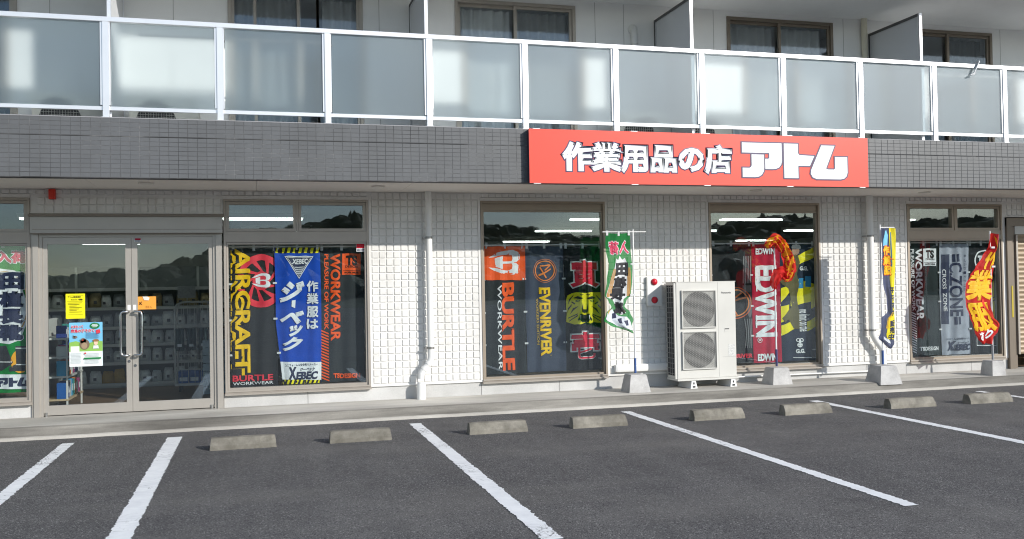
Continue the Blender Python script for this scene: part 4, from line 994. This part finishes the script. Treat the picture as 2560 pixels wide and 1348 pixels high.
for path, wd, sd in (([(6.992, -0.410, 2.07), (7.052, -0.420, 2.15), (7.142, -0.430, 2.18), (7.242, -0.430, 2.06), (7.312, -0.430, 1.93), (7.352, -0.420, 1.80), (7.322, -0.410, 1.66), (7.262, -0.400, 1.60)], (.08, .15, .17, .17, .20, .23, .16, .06), 2),
                     ([(7.352, -0.390, 2.08), (7.272, -0.400, 2.13), (7.192, -0.390, 2.15), (7.112, -0.400, 2.08)], (.04, .10, .12, .08), 7),
                     ([(7.312, -0.410, 1.63), (7.222, -0.430, 1.70), (7.142, -0.450, 1.68), (7.092, -0.440, 1.58), (7.107, -0.420, 1.48)], (.07, .17, .20, .15, .04), 11)):
    m, mi = ribbon(path, wd, sd); me = m.mesh('cloth', [C_FR, C_FY], False); me.polygons.foreach_set('material_index', mi if sd != 11 else [0]*len(mi)); put('cloth', me, r)
rows3 = [(2.32, 8.64, 8.865), (2.054, 8.63, 8.857), (1.795, 8.632, 8.859), (1.537, 8.653, 8.851), (1.31, 8.703, 8.844), (1.117, 8.716, 8.838), (1.023, 8.61, 8.826), (.83, 8.595, 8.82), (.751, 8.546, 8.809), (.668, 8.646, 8.816), (.609, 8.72, 8.767)]
C_INK = m_cloth('flag_navy', srgb(84, 92, 124), .35, sheer=.12)
r, fm = flag('narrow twisted navy and yellow flag, on the pole beside the second downpipe', 8.636, -.72, (.36, .256, .262), 2.375, rows3, C_INK, 3.3, arm=(8.635, 8.88), fold=.020, zb=.132, blue=.18)
fprint(r, fm, 'p', [[(.58, 0), (1, 0), (1, .93), (.6, .93), (.34, .88), (.46, .78), (.60, .66), (.62, .5), (.58, .42), (.60, .3)]], ink(222, 206, 30), .004, name='panel'); fprint(r, fm, 'p', [[(.08, .10), (.22, .02), (.34, .015), (.5, .06), (.46, .145), (.08, .145)]], ink(120, 190, 224), .004, name='panel'); fprint(r, fm, 'p', [[(.64, .04), (.72, .03), (.74, .32), (.64, .32)]], ink(66, 110, 140), .0045, name='panel')
for ch, bx in (('作', (.10, .150, .56, .222)), ('業', (.10, .235, .60, .305)), ('服', (.16, .318, .64, .388))): fprint(r, fm, 't', (ch, bx), ink(248, 190, 40), .006, bold=.05, outline=(ink(220, 50, 40), .10))
for a in (.49, .555, .62, .685): fprint(r, fm, 'p', [[(.52, a), (.92, a+.006), (.92, a+.014), (.52, a+.010)], [(.54, a+.022), (.90, a+.026), (.90, a+.034), (.54, a+.032)], [(.68, a), (.76, a), (.74, a+.05), (.66, a+.05)]], NAV, .0065, name='print')
fprint(r, fm, 'p', [[(.30+.06*k, .84), (.34+.06*k, .83), (.50+.05*k, .70), (.46+.05*k, .70)] for k in range(5)], ink(236, 190, 30), .005)
for ch, a in (('販', .775), ('売', .83), ('中', .885)): fprint(r, fm, 't', (ch, (.60, a, .97, a+.048)), NAV, .007, bold=.05)
fprint(r, fm, 'p', [[(.25, .90), (.60, .93), (.62, .97), (.35, .955)]], ink(196, 200, 206), .0055)
rows4 = [(2.24, 10.575, 10.704), (2.06, 10.539, 10.702), (1.897, 10.426, 10.683), (1.735, 10.312, 10.657), (1.623, 10.221, 10.624), (1.478, 10.128, 10.589), (1.348, 10.109, 10.575), (1.186, 10.115, 10.53), (1.006, 10.172, 10.584), (.891, 10.227, 10.689), (.792, 10.262, 10.676), (.693, 10.308, 10.574), (.609, 10.384, 10.551)]
r, fm = flag('red flag with big yellow characters blown into a crescent, by the shutter', 10.594, -.66, (.25, .21, .25), 2.285, rows4, C_FR, 5.1, fold=.026, zb=.132, blue=.20, low=flat('grey_pole', srgb(150, 152, 155), .4))
FY = ink(236, 178, 24)
fprint(r, fm, 'p', [[(.55, .02), (1, .10), (1, .26), (.90, .30), (.80, .16)]], FY, .004); fprint(r, fm, 'p', [[(.62, .0), (1, .0), (1, .06), (.8, .14)]], ink(222, 60, 70), .0045)
for ch, bx in (('作', (.34, .17, .96, .315)), ('業', (.05, .34, .97, .595)), ('服', (.03, .635, .90, .875))): fprint(r, fm, 't', (ch, bx), FY, .006, bold=.036)
fprint(r, fm, 'p', [[(.62, .60), (.72, .60), (1, .78), (1, .86), (.84, .74)]], ink(226, 66, 44), .0085)
fprint(r, fm, 't', ('あ', (.14, .90, .44, .97)), WHT, .007, bold=.05); fprint(r, fm, 't', ('り', (.56, .88, .80, .955)), WHT, .007, bold=.05)
for v in (.12, .30): p = fm(.8, v); MB().box(10.572, 10.634, -.715, -.685, p[2]-.013, p[2]+.013).build('tab', M_TABW, r)

# ================================================================== outdoor unit
ac = thing('outdoor_unit', (5.99, -.26, .13), 'tall white two-fan air conditioner outdoor unit standing against the tiled wall', 'air conditioner')
AX0, AX1, AY0, AY1, AZ0, AZ1 = 5.575, 6.478, -.42, -.09, .268, 1.598
m = MB(); m.bbox(AX0, AX1, AY0, AY1, AZ0, AZ1, .008); body = m.build('casing', M_STEELW, ac)
xs0 = AX0+.63
MB().box(xs0, xs0+.004, AY0-.0012, AY0, AZ0+.01, AZ1-.01).build('panel_seam', M_GREYBAR, body)
MB().box(AX0-.006, AX1+.02, AY0-.012, AY1+.005, AZ0-.028, AZ0-.0005).build('base_tray', M_STEELW, ac)
MB().box(AX0-.005, AX1+.005, AY0-.006, AY1+.002, AZ1-.003, AZ1+.008).build('top_cover', M_STEELW, ac)
# grille on the left side
sg = MB(); sg.box(AX0-.004, AX0-.001, AY0+.03, AY1-.02, AZ0+.04, AZ1-.04); sgo = sg.build('side_coil', M_DARK, ac)
m = MB()
for k in range(18): z = AZ0+.07+k*(AZ1-AZ0-.14)/17; m.box(AX0-.02, AX0-.014, AY0+.03, AY1-.02, z-.003, z+.003)
for k in range(4): y = AY0+.05+k*.07; m.box(AX0-.0255, AX0-.0195, y-.003, y+.003, AZ0+.05, AZ1-.05)
m.build('side_guard', M_GREYBAR, sgo)
m = MB(); m.box(AX0-.03, AX0-.001, AY0+.008, AY0+.028, AZ0, AZ1-.01); m.box(AX0-.03, AX0-.001, AY0+.03, AY1-.01, AZ1-.038, AZ1-.012); m.build('side_frame', M_STEELW, sgo)
gr = []
for cz in (1.225, .655):
    cxg = AX0+.335; s_ = .262
    f = MB(); frame_rect(f, cxg-s_, cxg+s_, cz-s_, cz+s_, .012, AY0-.026, AY0-.001); fo = f.build('fan_guard', M_STEELW, ac)
    MB().disc((cxg, AY0-.002, cz), .243, 'y', .003, 40).build('fan_opening', M_DGREY, fo)
    hb = MB(); st = .0152; n = int(2*s_/st)
    for k in range(1, n):
        z = cz-s_+k*st; hb.box(cxg-s_+.012, cxg+s_-.012, AY0-.016, AY0-.012, z-.0019, z+.0019)
        off = (k % 2)*.022
        for j in range(12):
            x = cxg-s_+.012+off+j*.044
            if x < cxg+s_-.014: hb.box(x-.0018, x+.0018, AY0-.0155, AY0-.0125, z+.0019, z+st-.0019)
    hb.build('grille', M_GREYBAR, fo)
    bl = MB()
    for k in range(3):
        a0 = 120*k
        pts = [(cxg+rr*cos(R(a0+da)), AY0-.0062+.003*da/60, cz+rr*sin(R(a0+da))) for rr, da in ((.04, 0), (.21, -20), (.22, 30), (.05, 50))]
        bl.add(pts, [(0, 1, 2, 3)])
    bl.disc((cxg, AY0-.007, cz), .05, 'y', .006, 20); bl.build('fan', M_DGREY, fo)
fmA = lambda u, v: (u, AY0, v)
def ac_text(s, x0, z0, x1, z1, mat):
    bm = fit(text_bm(s, .02), (x0, z1, x1, z0)); lay(bm, fmA, 'lettering', mat, ac, .0015, depth=.0005)
ac_text('Panasonic', 6.262, 1.432, 6.415, 1.458, M_DGREY)
MB().box(6.355, 6.455, AY0-.0015, AY0-.0003, .56, .72).build('rating_plate', flat('plate_grey', (.62, .62, .60), .6, 0, .25, 60), ac)
MB().box(6.30, 6.375, AY0-.003, AY0-.0003, .902, .948).build('hand_grip', M_STEELW, ac); MB().box(6.306, 6.37, AY0-.004, AY0-.0032, .932, .945).build('grip_shadow_slot', M_DARK, ac)
MB().box(6.262, 6.478-.009, AY0-.0015, AY0-.0003, .548, .551).build('service_cover_seam', M_GREYBAR, ac)
for x in (5.80, 6.405):
    m = MB().add([(x-.055, -.46, .118), (x+.055, -.46, .118), (x+.055, -.06, .125), (x-.055, -.06, .125), (x-.03, -.45, .235), (x+.03, -.45, .235), (x+.03, -.06, .235), (x-.03, -.06, .235)], [(0, 3, 2, 1), (4, 5, 6, 7), (0, 1, 5, 4), (1, 2, 6, 5), (2, 3, 7, 6), (3, 0, 4, 7)])
    fo = m.build('foot', M_WHITE, ac); MB().box(x-.018, x+.018, -.464, -.4585, .147, .168).build('slot', M_DARK, fo); MB().box(x-.008, x+.008, -.459, -.4535, .19, .218).build('slot', M_DARK, fo)
    MB().box(x-.06, x+.06, -.465, -.055, .108, .1175).build('rubber_pad', M_DGREY, fo)
# twin red alarm lamps on a white box
al = thing('alarm_box', (5.415, -.03, 1.28), 'white wall box with two round red lamps above the flag', 'alarm box')
MB().bbox(5.305, 5.53, -.062, -.012, 1.275, 1.685, .008).build('box', M_WHITE, al)
for z in (1.612, 1.357):
    MB().disc((5.412, -.066, z), .048, 'y', .012, 24).build('bezel', flat('bezel_red', srgb(150, 20, 40), .4), al)
    m = MB(); n = 20
    for k in range(5):
        a = k/5*pi/2; m.v += [(5.412+.042*cos(a)*cos(2*pi*i/n), -.072-.03*sin(a), z+.042*cos(a)*sin(2*pi*i/n)) for i in range(n)]
    m.v.append((5.412, -.102, z))
    for k in range(4):
        for i in range(n): m.sm.add(len(m.f)); m.f.append((k*n+i, k*n+(i+1) % n, (k+1)*n+(i+1) % n, (k+1)*n+i))
    for i in range(n): m.sm.add(len(m.f)); m.f.append((4*n+i, 4*n+(i+1) % n, 5*n))
    m.build('lamp', M_RED, al)

# ================================================================== balcony things
def small_unit(x, y, label):
    u = thing('outdoor_unit', (x, y, 3.3), label, 'air conditioner', 'outdoor units on the balcony')
    MB().bbox(x-.39, x+.39, y-.14, y+.14, 3.33, 3.88, .008).build('casing', flat('cream_casing', (.68, .66, .60), .5), u)
    g_ = MB(); c = (x-.09, y-.145, 3.60); g_.disc(c, .225, 'y', .006, 32); go = g_.build('fan_opening', M_DARK, u)
    m = MB()
    for k in range(-7, 8):
        d = k*.029; h = math.sqrt(max(.0004, .225**2-d*d)); m.box(c[0]-h, c[0]+h, y-.157, y-.153, c[2]+d-.002, c[2]+d+.002); m.box(c[0]+d-.002, c[0]+d+.002, y-.1615, y-.1575, c[2]-h, c[2]+h)
    m.build('fan_guard', M_GREYBAR, go)
    for s_ in (-.28, .28): MB().box(x+s_-.04, x+s_+.04, y-.15, y+.15, 3.255, 3.329).build('foot', M_DGREY, u)
small_unit(-2.06, -.36, 'cream balcony air conditioner left of the first divider, behind the frosted glass'); small_unit(-1.02, -.36, 'cream balcony air conditioner right of the first divider, behind the frosted glass')
small_unit(5.13, -.36, 'cream balcony air conditioner left of the divider above the sign lettering'); small_unit(6.05, -.36, 'cream balcony air conditioner above the shop sign mark')
for (a, b, lab) in ((-1.25, .95, 'laundry pole behind the frosted balcony glass at the left'), (9.3, 11.2, 'laundry pole behind the balcony glass at the right end')):
    MB().tube([(a, -.88, 4.50), (b, -.88, 4.515)], .014, 8).build('laundry_pole', flat('pole_grey', (.25, .26, .27), .4, .4), None, label=lab, cat='laundry pole', group='laundry poles on the balcony')
m = MB(); m.tube([(9.955, railY-.06, 4.665), (9.93, railY-.065, 4.62), (9.86, railY-.06, 4.49), (9.80, railY-.055, 4.46)], .010, 8); m.tube([(9.955, railY-.04, 4.665), (9.91, railY-.05, 4.56), (9.87, railY-.05, 4.47), (9.80, railY-.055, 4.46)], .008, 8); m.tube([(9.955, railY-.06, 4.665), (9.955, railY+.05, 4.66), (9.94, railY+.05, 4.58)], .009, 8)
m.build('clothes_clip', flat('clip_grey', (.42, .44, .46), .4, .2), None, label='grey plastic clothes clip hooked over the balcony rail', cat='clothes clip')
def curtain(x0, x1, lab, col, seed):
    m = MB(); n = int((x1-x0)/.02); ph = seed
    for z in (3.46, 4.2, 5.38):
        for i in range(n+1):
            x = x0+(x1-x0)*i/n; m.v.append((x, .17+.030*sin(x*46+ph+.8*sin(x*11))+.012*noise.noise((x*9, z, seed)), z))
    for j in range(2):
        for i in range(n): m.sm.add(len(m.f)); m.f.append((j*(n+1)+i, j*(n+1)+i+1, (j+1)*(n+1)+i+1, (j+1)*(n+1)+i))
    put('curtain', m.mesh('curtain', m_cloth('curtain_%d' % int(col*100), (col, col, col*.97), .35), False), None, lab, 'curtain', 'curtains in the balcony windows')
curtain(-.22, .02, 'narrow grey curtain at the left edge of the first balcony window', .45, 1); curtain(.06, .54, 'grey pleated curtain in the first balcony window', .40, 2); curtain(.88, 1.32, 'grey curtain tied at the right of the first balcony window', .55, 3)
curtain(2.70, 3.42, 'pale pleated curtain in the left sash of the balcony window left of the sign', .80, 4); curtain(3.50, 4.26, 'grey pleated curtain in the right sash of the balcony window left of the sign', .42, 5)
curtain(6.76, 7.50, 'grey curtain in the left sash of the balcony window above the shop sign', .50, 6); curtain(7.58, 8.34, 'pale curtain in the right sash of the balcony window above the shop sign', .60, 7)
curtain(10.60, 11.26, 'dark curtain in the rightmost balcony window', .12, 8); curtain(-4.3, -2.8, 'dark curtain in the leftmost balcony window', .2, 9)

# ================================================================== inside the shop
def lamp(x, y, lab):
    t_ = thing('fluorescent_lamp', (x, y, 2.69), lab, 'ceiling lamp', 'fluorescent ceiling lamps in the shop')
    MB().frustum(x-.62, x+.62, y-.11, y+.11, 2.765, 2.705, .012).build('housing', flat('lamp_housing', (.75, .76, .74), .5), t_)
    for s_ in (-.05, .05): MB().tube([(x-.59, y+s_, 2.690), (x+.59, y+s_, 2.690)], .0135, 8).build('tube', M_LAMP, t_)
for y, xs_, lab in ((2.65, (-5.48, -2.68, .12, 2.92, 5.72, 8.52, 11.32), 'front row fluorescent ceiling lamp seen through the shop windows'), (5.85, (-5.3, -2.5, .37, 3.22, 6.07, 8.9, 11.77), 'middle row fluorescent ceiling lamp seen through the shop windows'), (10.2, (-3.1, .1, 3.3, 6.55, 9.75, 13.0), 'back row fluorescent ceiling lamp seen through the shop windows')):
    for k, x in enumerate(xs_): lamp(x, y, lab.replace('lamp seen', 'lamp, %s from the left, seen' % ('first', 'second', 'third', 'fourth', 'fifth', 'sixth', 'seventh')[k]))
gs = thing('gondola_shelf', (-1.6, 3.45, ZF), 'white gondola shelf with packed work gloves facing the entrance', 'shelf')
TZ = (.20, .52, .80, 1.065, 1.365, 1.66)
MB().box(-3.6, .6, 3.62, 3.66, ZF, 2.0).build('back_panel', flat('shelf_back', (.22, .22, .22), .7), gs)
for z in TZ:
    b_ = MB().box(-3.6, .6, 3.22, 3.62, z-.03, z).build('shelf_board', M_SHELF, gs); MB().box(-3.6, .6, 3.213, 3.2195, z-.036, z+.012).build('price_rail', M_SHELF, b_)
MB().box(-3.6, .6, 3.26, 3.62, ZF, .169).build('base', M_SHELF, gs)
for x in (-2.7, -1.8, -.9, 0.0): MB().box(x-.018, x+.018, 3.585, 3.618, .21, 2.0).build('upright', M_SHELF, gs)
bm = bmesh.new(); bmesh.ops.create_cube(bm, size=1); bmesh.ops.subdivide_edges(bm, edges=bm.edges[:], cuts=3, use_grid_fill=True)
for v in bm.verts:
    k = (1-4*v.co.x**2)*(1-4*v.co.z**2); v.co = (v.co.x*.165*(1-.28*max(0, v.co.z*2)**2+.10*noise.noise(v.co*5)), v.co.y*(.02+.12*max(0, k)**.5), (v.co.z+.5)*.215*(1+.1*noise.noise(v.co*4+Vector((3, 0, 0)))))
pk = bpy.data.meshes.new('glove_pack'); bm.to_mesh(pk); bm.free()
for p_ in pk.polygons: p_.use_smooth = True
PKM = [pk]; pk.materials.append(flat('glove_white', (.80, .81, .80), .6, 0, .15, 40))
for c, nm in (((.50, .40, .22), 'glove_ochre'), ((.42, .44, .46), 'glove_grey'), ((.55, .33, .06), 'glove_orange')):
    q = pk.copy(); q.materials.clear(); q.materials.append(flat(nm, c, .6, 0, .2, 40)); PKM.append(q)
lbm = MB().box(-.022, .022, -.0715, -.0690, .06, .105).mesh('label', flat('pack_label', (.10, .10, .12), .5)); rnd = random.Random(11)
LAB = ('bottom shelf', 'second shelf from the floor', 'middle shelf', 'fourth shelf', 'upper shelf')
ORD = 'first second third fourth fifth sixth seventh eighth ninth tenth eleventh twelfth thirteenth fourteenth fifteenth sixteenth seventeenth'.split()
for ti, z in enumerate(TZ[:5]):
    for k in range(17):
        x = -3.1+.178*k+rnd.uniform(-.015, .015)
        kind = 3 if (ti == 0 and -2.35 < x < -1.75) else (2 if rnd.random() < .3 else (1 if ti == 4 and rnd.random() < .4 else 0))
        o = put('glove_pack', PKM[kind], None, kind='x'); del o['kind']; o.location = (x, 3.31+rnd.uniform(-.02, .02), z+.0005); o.rotation_euler = (0, rnd.uniform(-.05, .05), rnd.uniform(-.3, .3)); o.scale = (rnd.uniform(.85, 1.1), 1, rnd.uniform(.8, 1.08))
        tag(o, '%s glove pack, %s from the left, on the %s' % (('white', 'ochre', 'grey', 'orange')[kind], ORD[k], LAB[ti]), 'glove pack', 'glove packs on the gondola shelf')
        if kind != 3: l_ = bpy.data.objects.new('label', lbm); COL.objects.link(l_); l_.parent = o
# low rack just inside the door
rk = thing('side_rack', (-2.42, .85, ZF), 'white low display rack just inside the left door', 'rack')
MB().box(-2.56, -2.54, .35, 1.35, ZF, 1.28).build('back_panel', M_SHELF, rk)
for z in (.30, .58, .82, 1.05): MB().box(-2.54, -2.24, .35, 1.35, z-.022, z).build('shelf_board', M_SHELF if z > .35 else flat('pale_wood', (.50, .38, .24), .6), rk)
for y in (.36, 1.33): MB().box(-2.27, -2.25, y, y+.02, ZF, 1.028).build('leg', M_SHELF, rk)
rnd = random.Random(5); cols = [(30, 90, 160), (60, 150, 190), (200, 205, 205), (40, 60, 130), (60, 140, 130), (150, 60, 110), (190, 190, 195), (210, 120, 50)]
for ti, (z, hh) in enumerate(((.30, .22), (.58, .19), (.82, .18), (1.05, .17))):
    for k in range(8):
        y = .41+.118*k; c = cols[(k*3+ti) % 8]; wd = .08; h = hh*rnd.uniform(.7, 1)
        lab = '%s boxed goods on the %s board of the low rack inside the door' % (('blue', 'light blue', 'white', 'navy', 'teal', 'purple', 'pale grey', 'orange')[(k*3+ti) % 8], ('lowest', 'second', 'third', 'top')[ti])
        o = thing('boxed_goods', (-2.33, y, z), lab, 'box', 'goods on the low rack'); MB().bbox(-2.38, -2.27, y-.045, y+.045, z+.0005, z+h, .006).build('carton', ink(*c), o)
        MB().box(-2.2685, -2.2675, y-.03, y+.03, z+h*.3, z+h*.7).build('label', WHT, o)
# cage trolley
ct = thing('cage_trolley', (-.89, 2.35, ZF), 'white wire cage trolley with hanging boots behind the right door', 'trolley')
X0, X1, Y0, Y1 = -1.14, -.60, 2.12, 2.58
m = MB()
for y in (Y0, Y1): m.tube([(X0, y, .25), (X0, y, 1.34), (X0+.03, y, 1.41), (X0+.10, y, 1.44), (X1-.10, y, 1.44), (X1-.03, y, 1.41), (X1, y, 1.34), (X1, y, .25)], .014, 8)
m.build('cage_frame', M_SHELF, ct)
m = MB()
for z in (.46, .68, .90, 1.12): m.tube([(X0, Y0, z), (X1, Y0, z)], .006, 6); m.tube([(X0, Y0, z), (X0, Y1, z)], .006, 6); m.tube([(X1, Y0, z), (X1, Y1, z)], .006, 6)
for k in range(1, 6): x = X0+(X1-X0)*k/6; m.tube([(x, Y0, .27), (x, Y0, 1.42)], .004, 6); m.tube([(x, Y1, .27), (x, Y1, 1.42)], .004, 6)
m.build('wire_mesh', M_SHELF, ct)
dk = MB().box(X0-.01, X1+.01, Y0-.01, Y1+.01, .23, .265).build('deck', M_SHELF, ct)
for x in (X0+.06, X1-.06):
    for y in (Y0+.06, Y1-.06): MB().disc((x, y, .18), .045, 'x', .03, 16).build('wheel', M_DGREY, ct)
bi = 0
for z, h in ((.2655, .17), (.4665, .0)):
    if not h: continue
    for k in range(3):
        for j in range(2):
            o = thing('blue_carton', (-1.03+.15*k, 2.2+.17*j, z), 'blue and white carton, %s of the %s row, on the cage trolley deck' % (('left', 'middle', 'right')[k], ('front', 'back')[j]), 'carton', 'cartons on the cage trolley'); x = -1.03+.15*k; y = 2.21+.18*j
            MB().box(x-.07, x+.07, y-.08, y+.08, z, z+h).build('carton', ink(60, 100, 165), o); MB().box(x-.055, x+.055, y-.0815, y-.0803, z+.03, z+h*.5).build('label', WHT, o)
for k in range(3):
    x = -1.07+.16*k; o = thing('boot_pack', (x, 2.07, .74), 'dark teal boots hung at the %s of the cage trolley front' % ('left', 'middle', 'right')[k], 'boots', 'boots hung on the cage trolley')
    for s_ in (-.03, .03): MB().tube([(x+s_, 2.075, .745), (x+s_*1.05, 2.065, .80), (x+s_, 2.075, .92), (x+s_*.9, 2.08, 1.06)], [.028, .036, .030, .034], 10).build('boot', flat('boot_teal', (.025, .06, .06), .35), o)
    MB().box(x-.03, x+.03, 2.021, 2.0235, .80, .84).build('label', WHT, o)
cd_ = thing('price_card', (-1.0, 2.3, 1.45), 'white printed card standing on top of the cage trolley', 'card'); MB().box(-1.11, -.86, 2.30, 2.303, 1.50, 1.68).build('sheet', flat('card_grey', (.42, .42, .42), .6, 0, .2, 30), cd_); MB().tube([(-.98, 2.306, 1.435), (-.98, 2.306, 1.66)], .006, 6).build('stem', M_SHELF, cd_)
bk = thing('basket_stack', (-.62, 1.9, ZF), 'stack of pale blue shopping baskets behind the right door edge', 'basket')
for k in range(7):
    z = ZF+.002+k*.11; m = MB(); frame_rect(m, -.74, -.42, z+.09, z+.10, .015, 1.7, 2.1)
    m = MB(); 
    for a, b, c, d in ((-.74, -.72, 1.7, 2.1), (-.44, -.42, 1.7, 2.1), (-.72, -.44, 1.7, 1.72), (-.72, -.44, 2.08, 2.1)): m.box(a, b, c, d, z, z+.10)
    m.build('basket', flat('basket_blue', (.36, .45, .50), .5), bk)
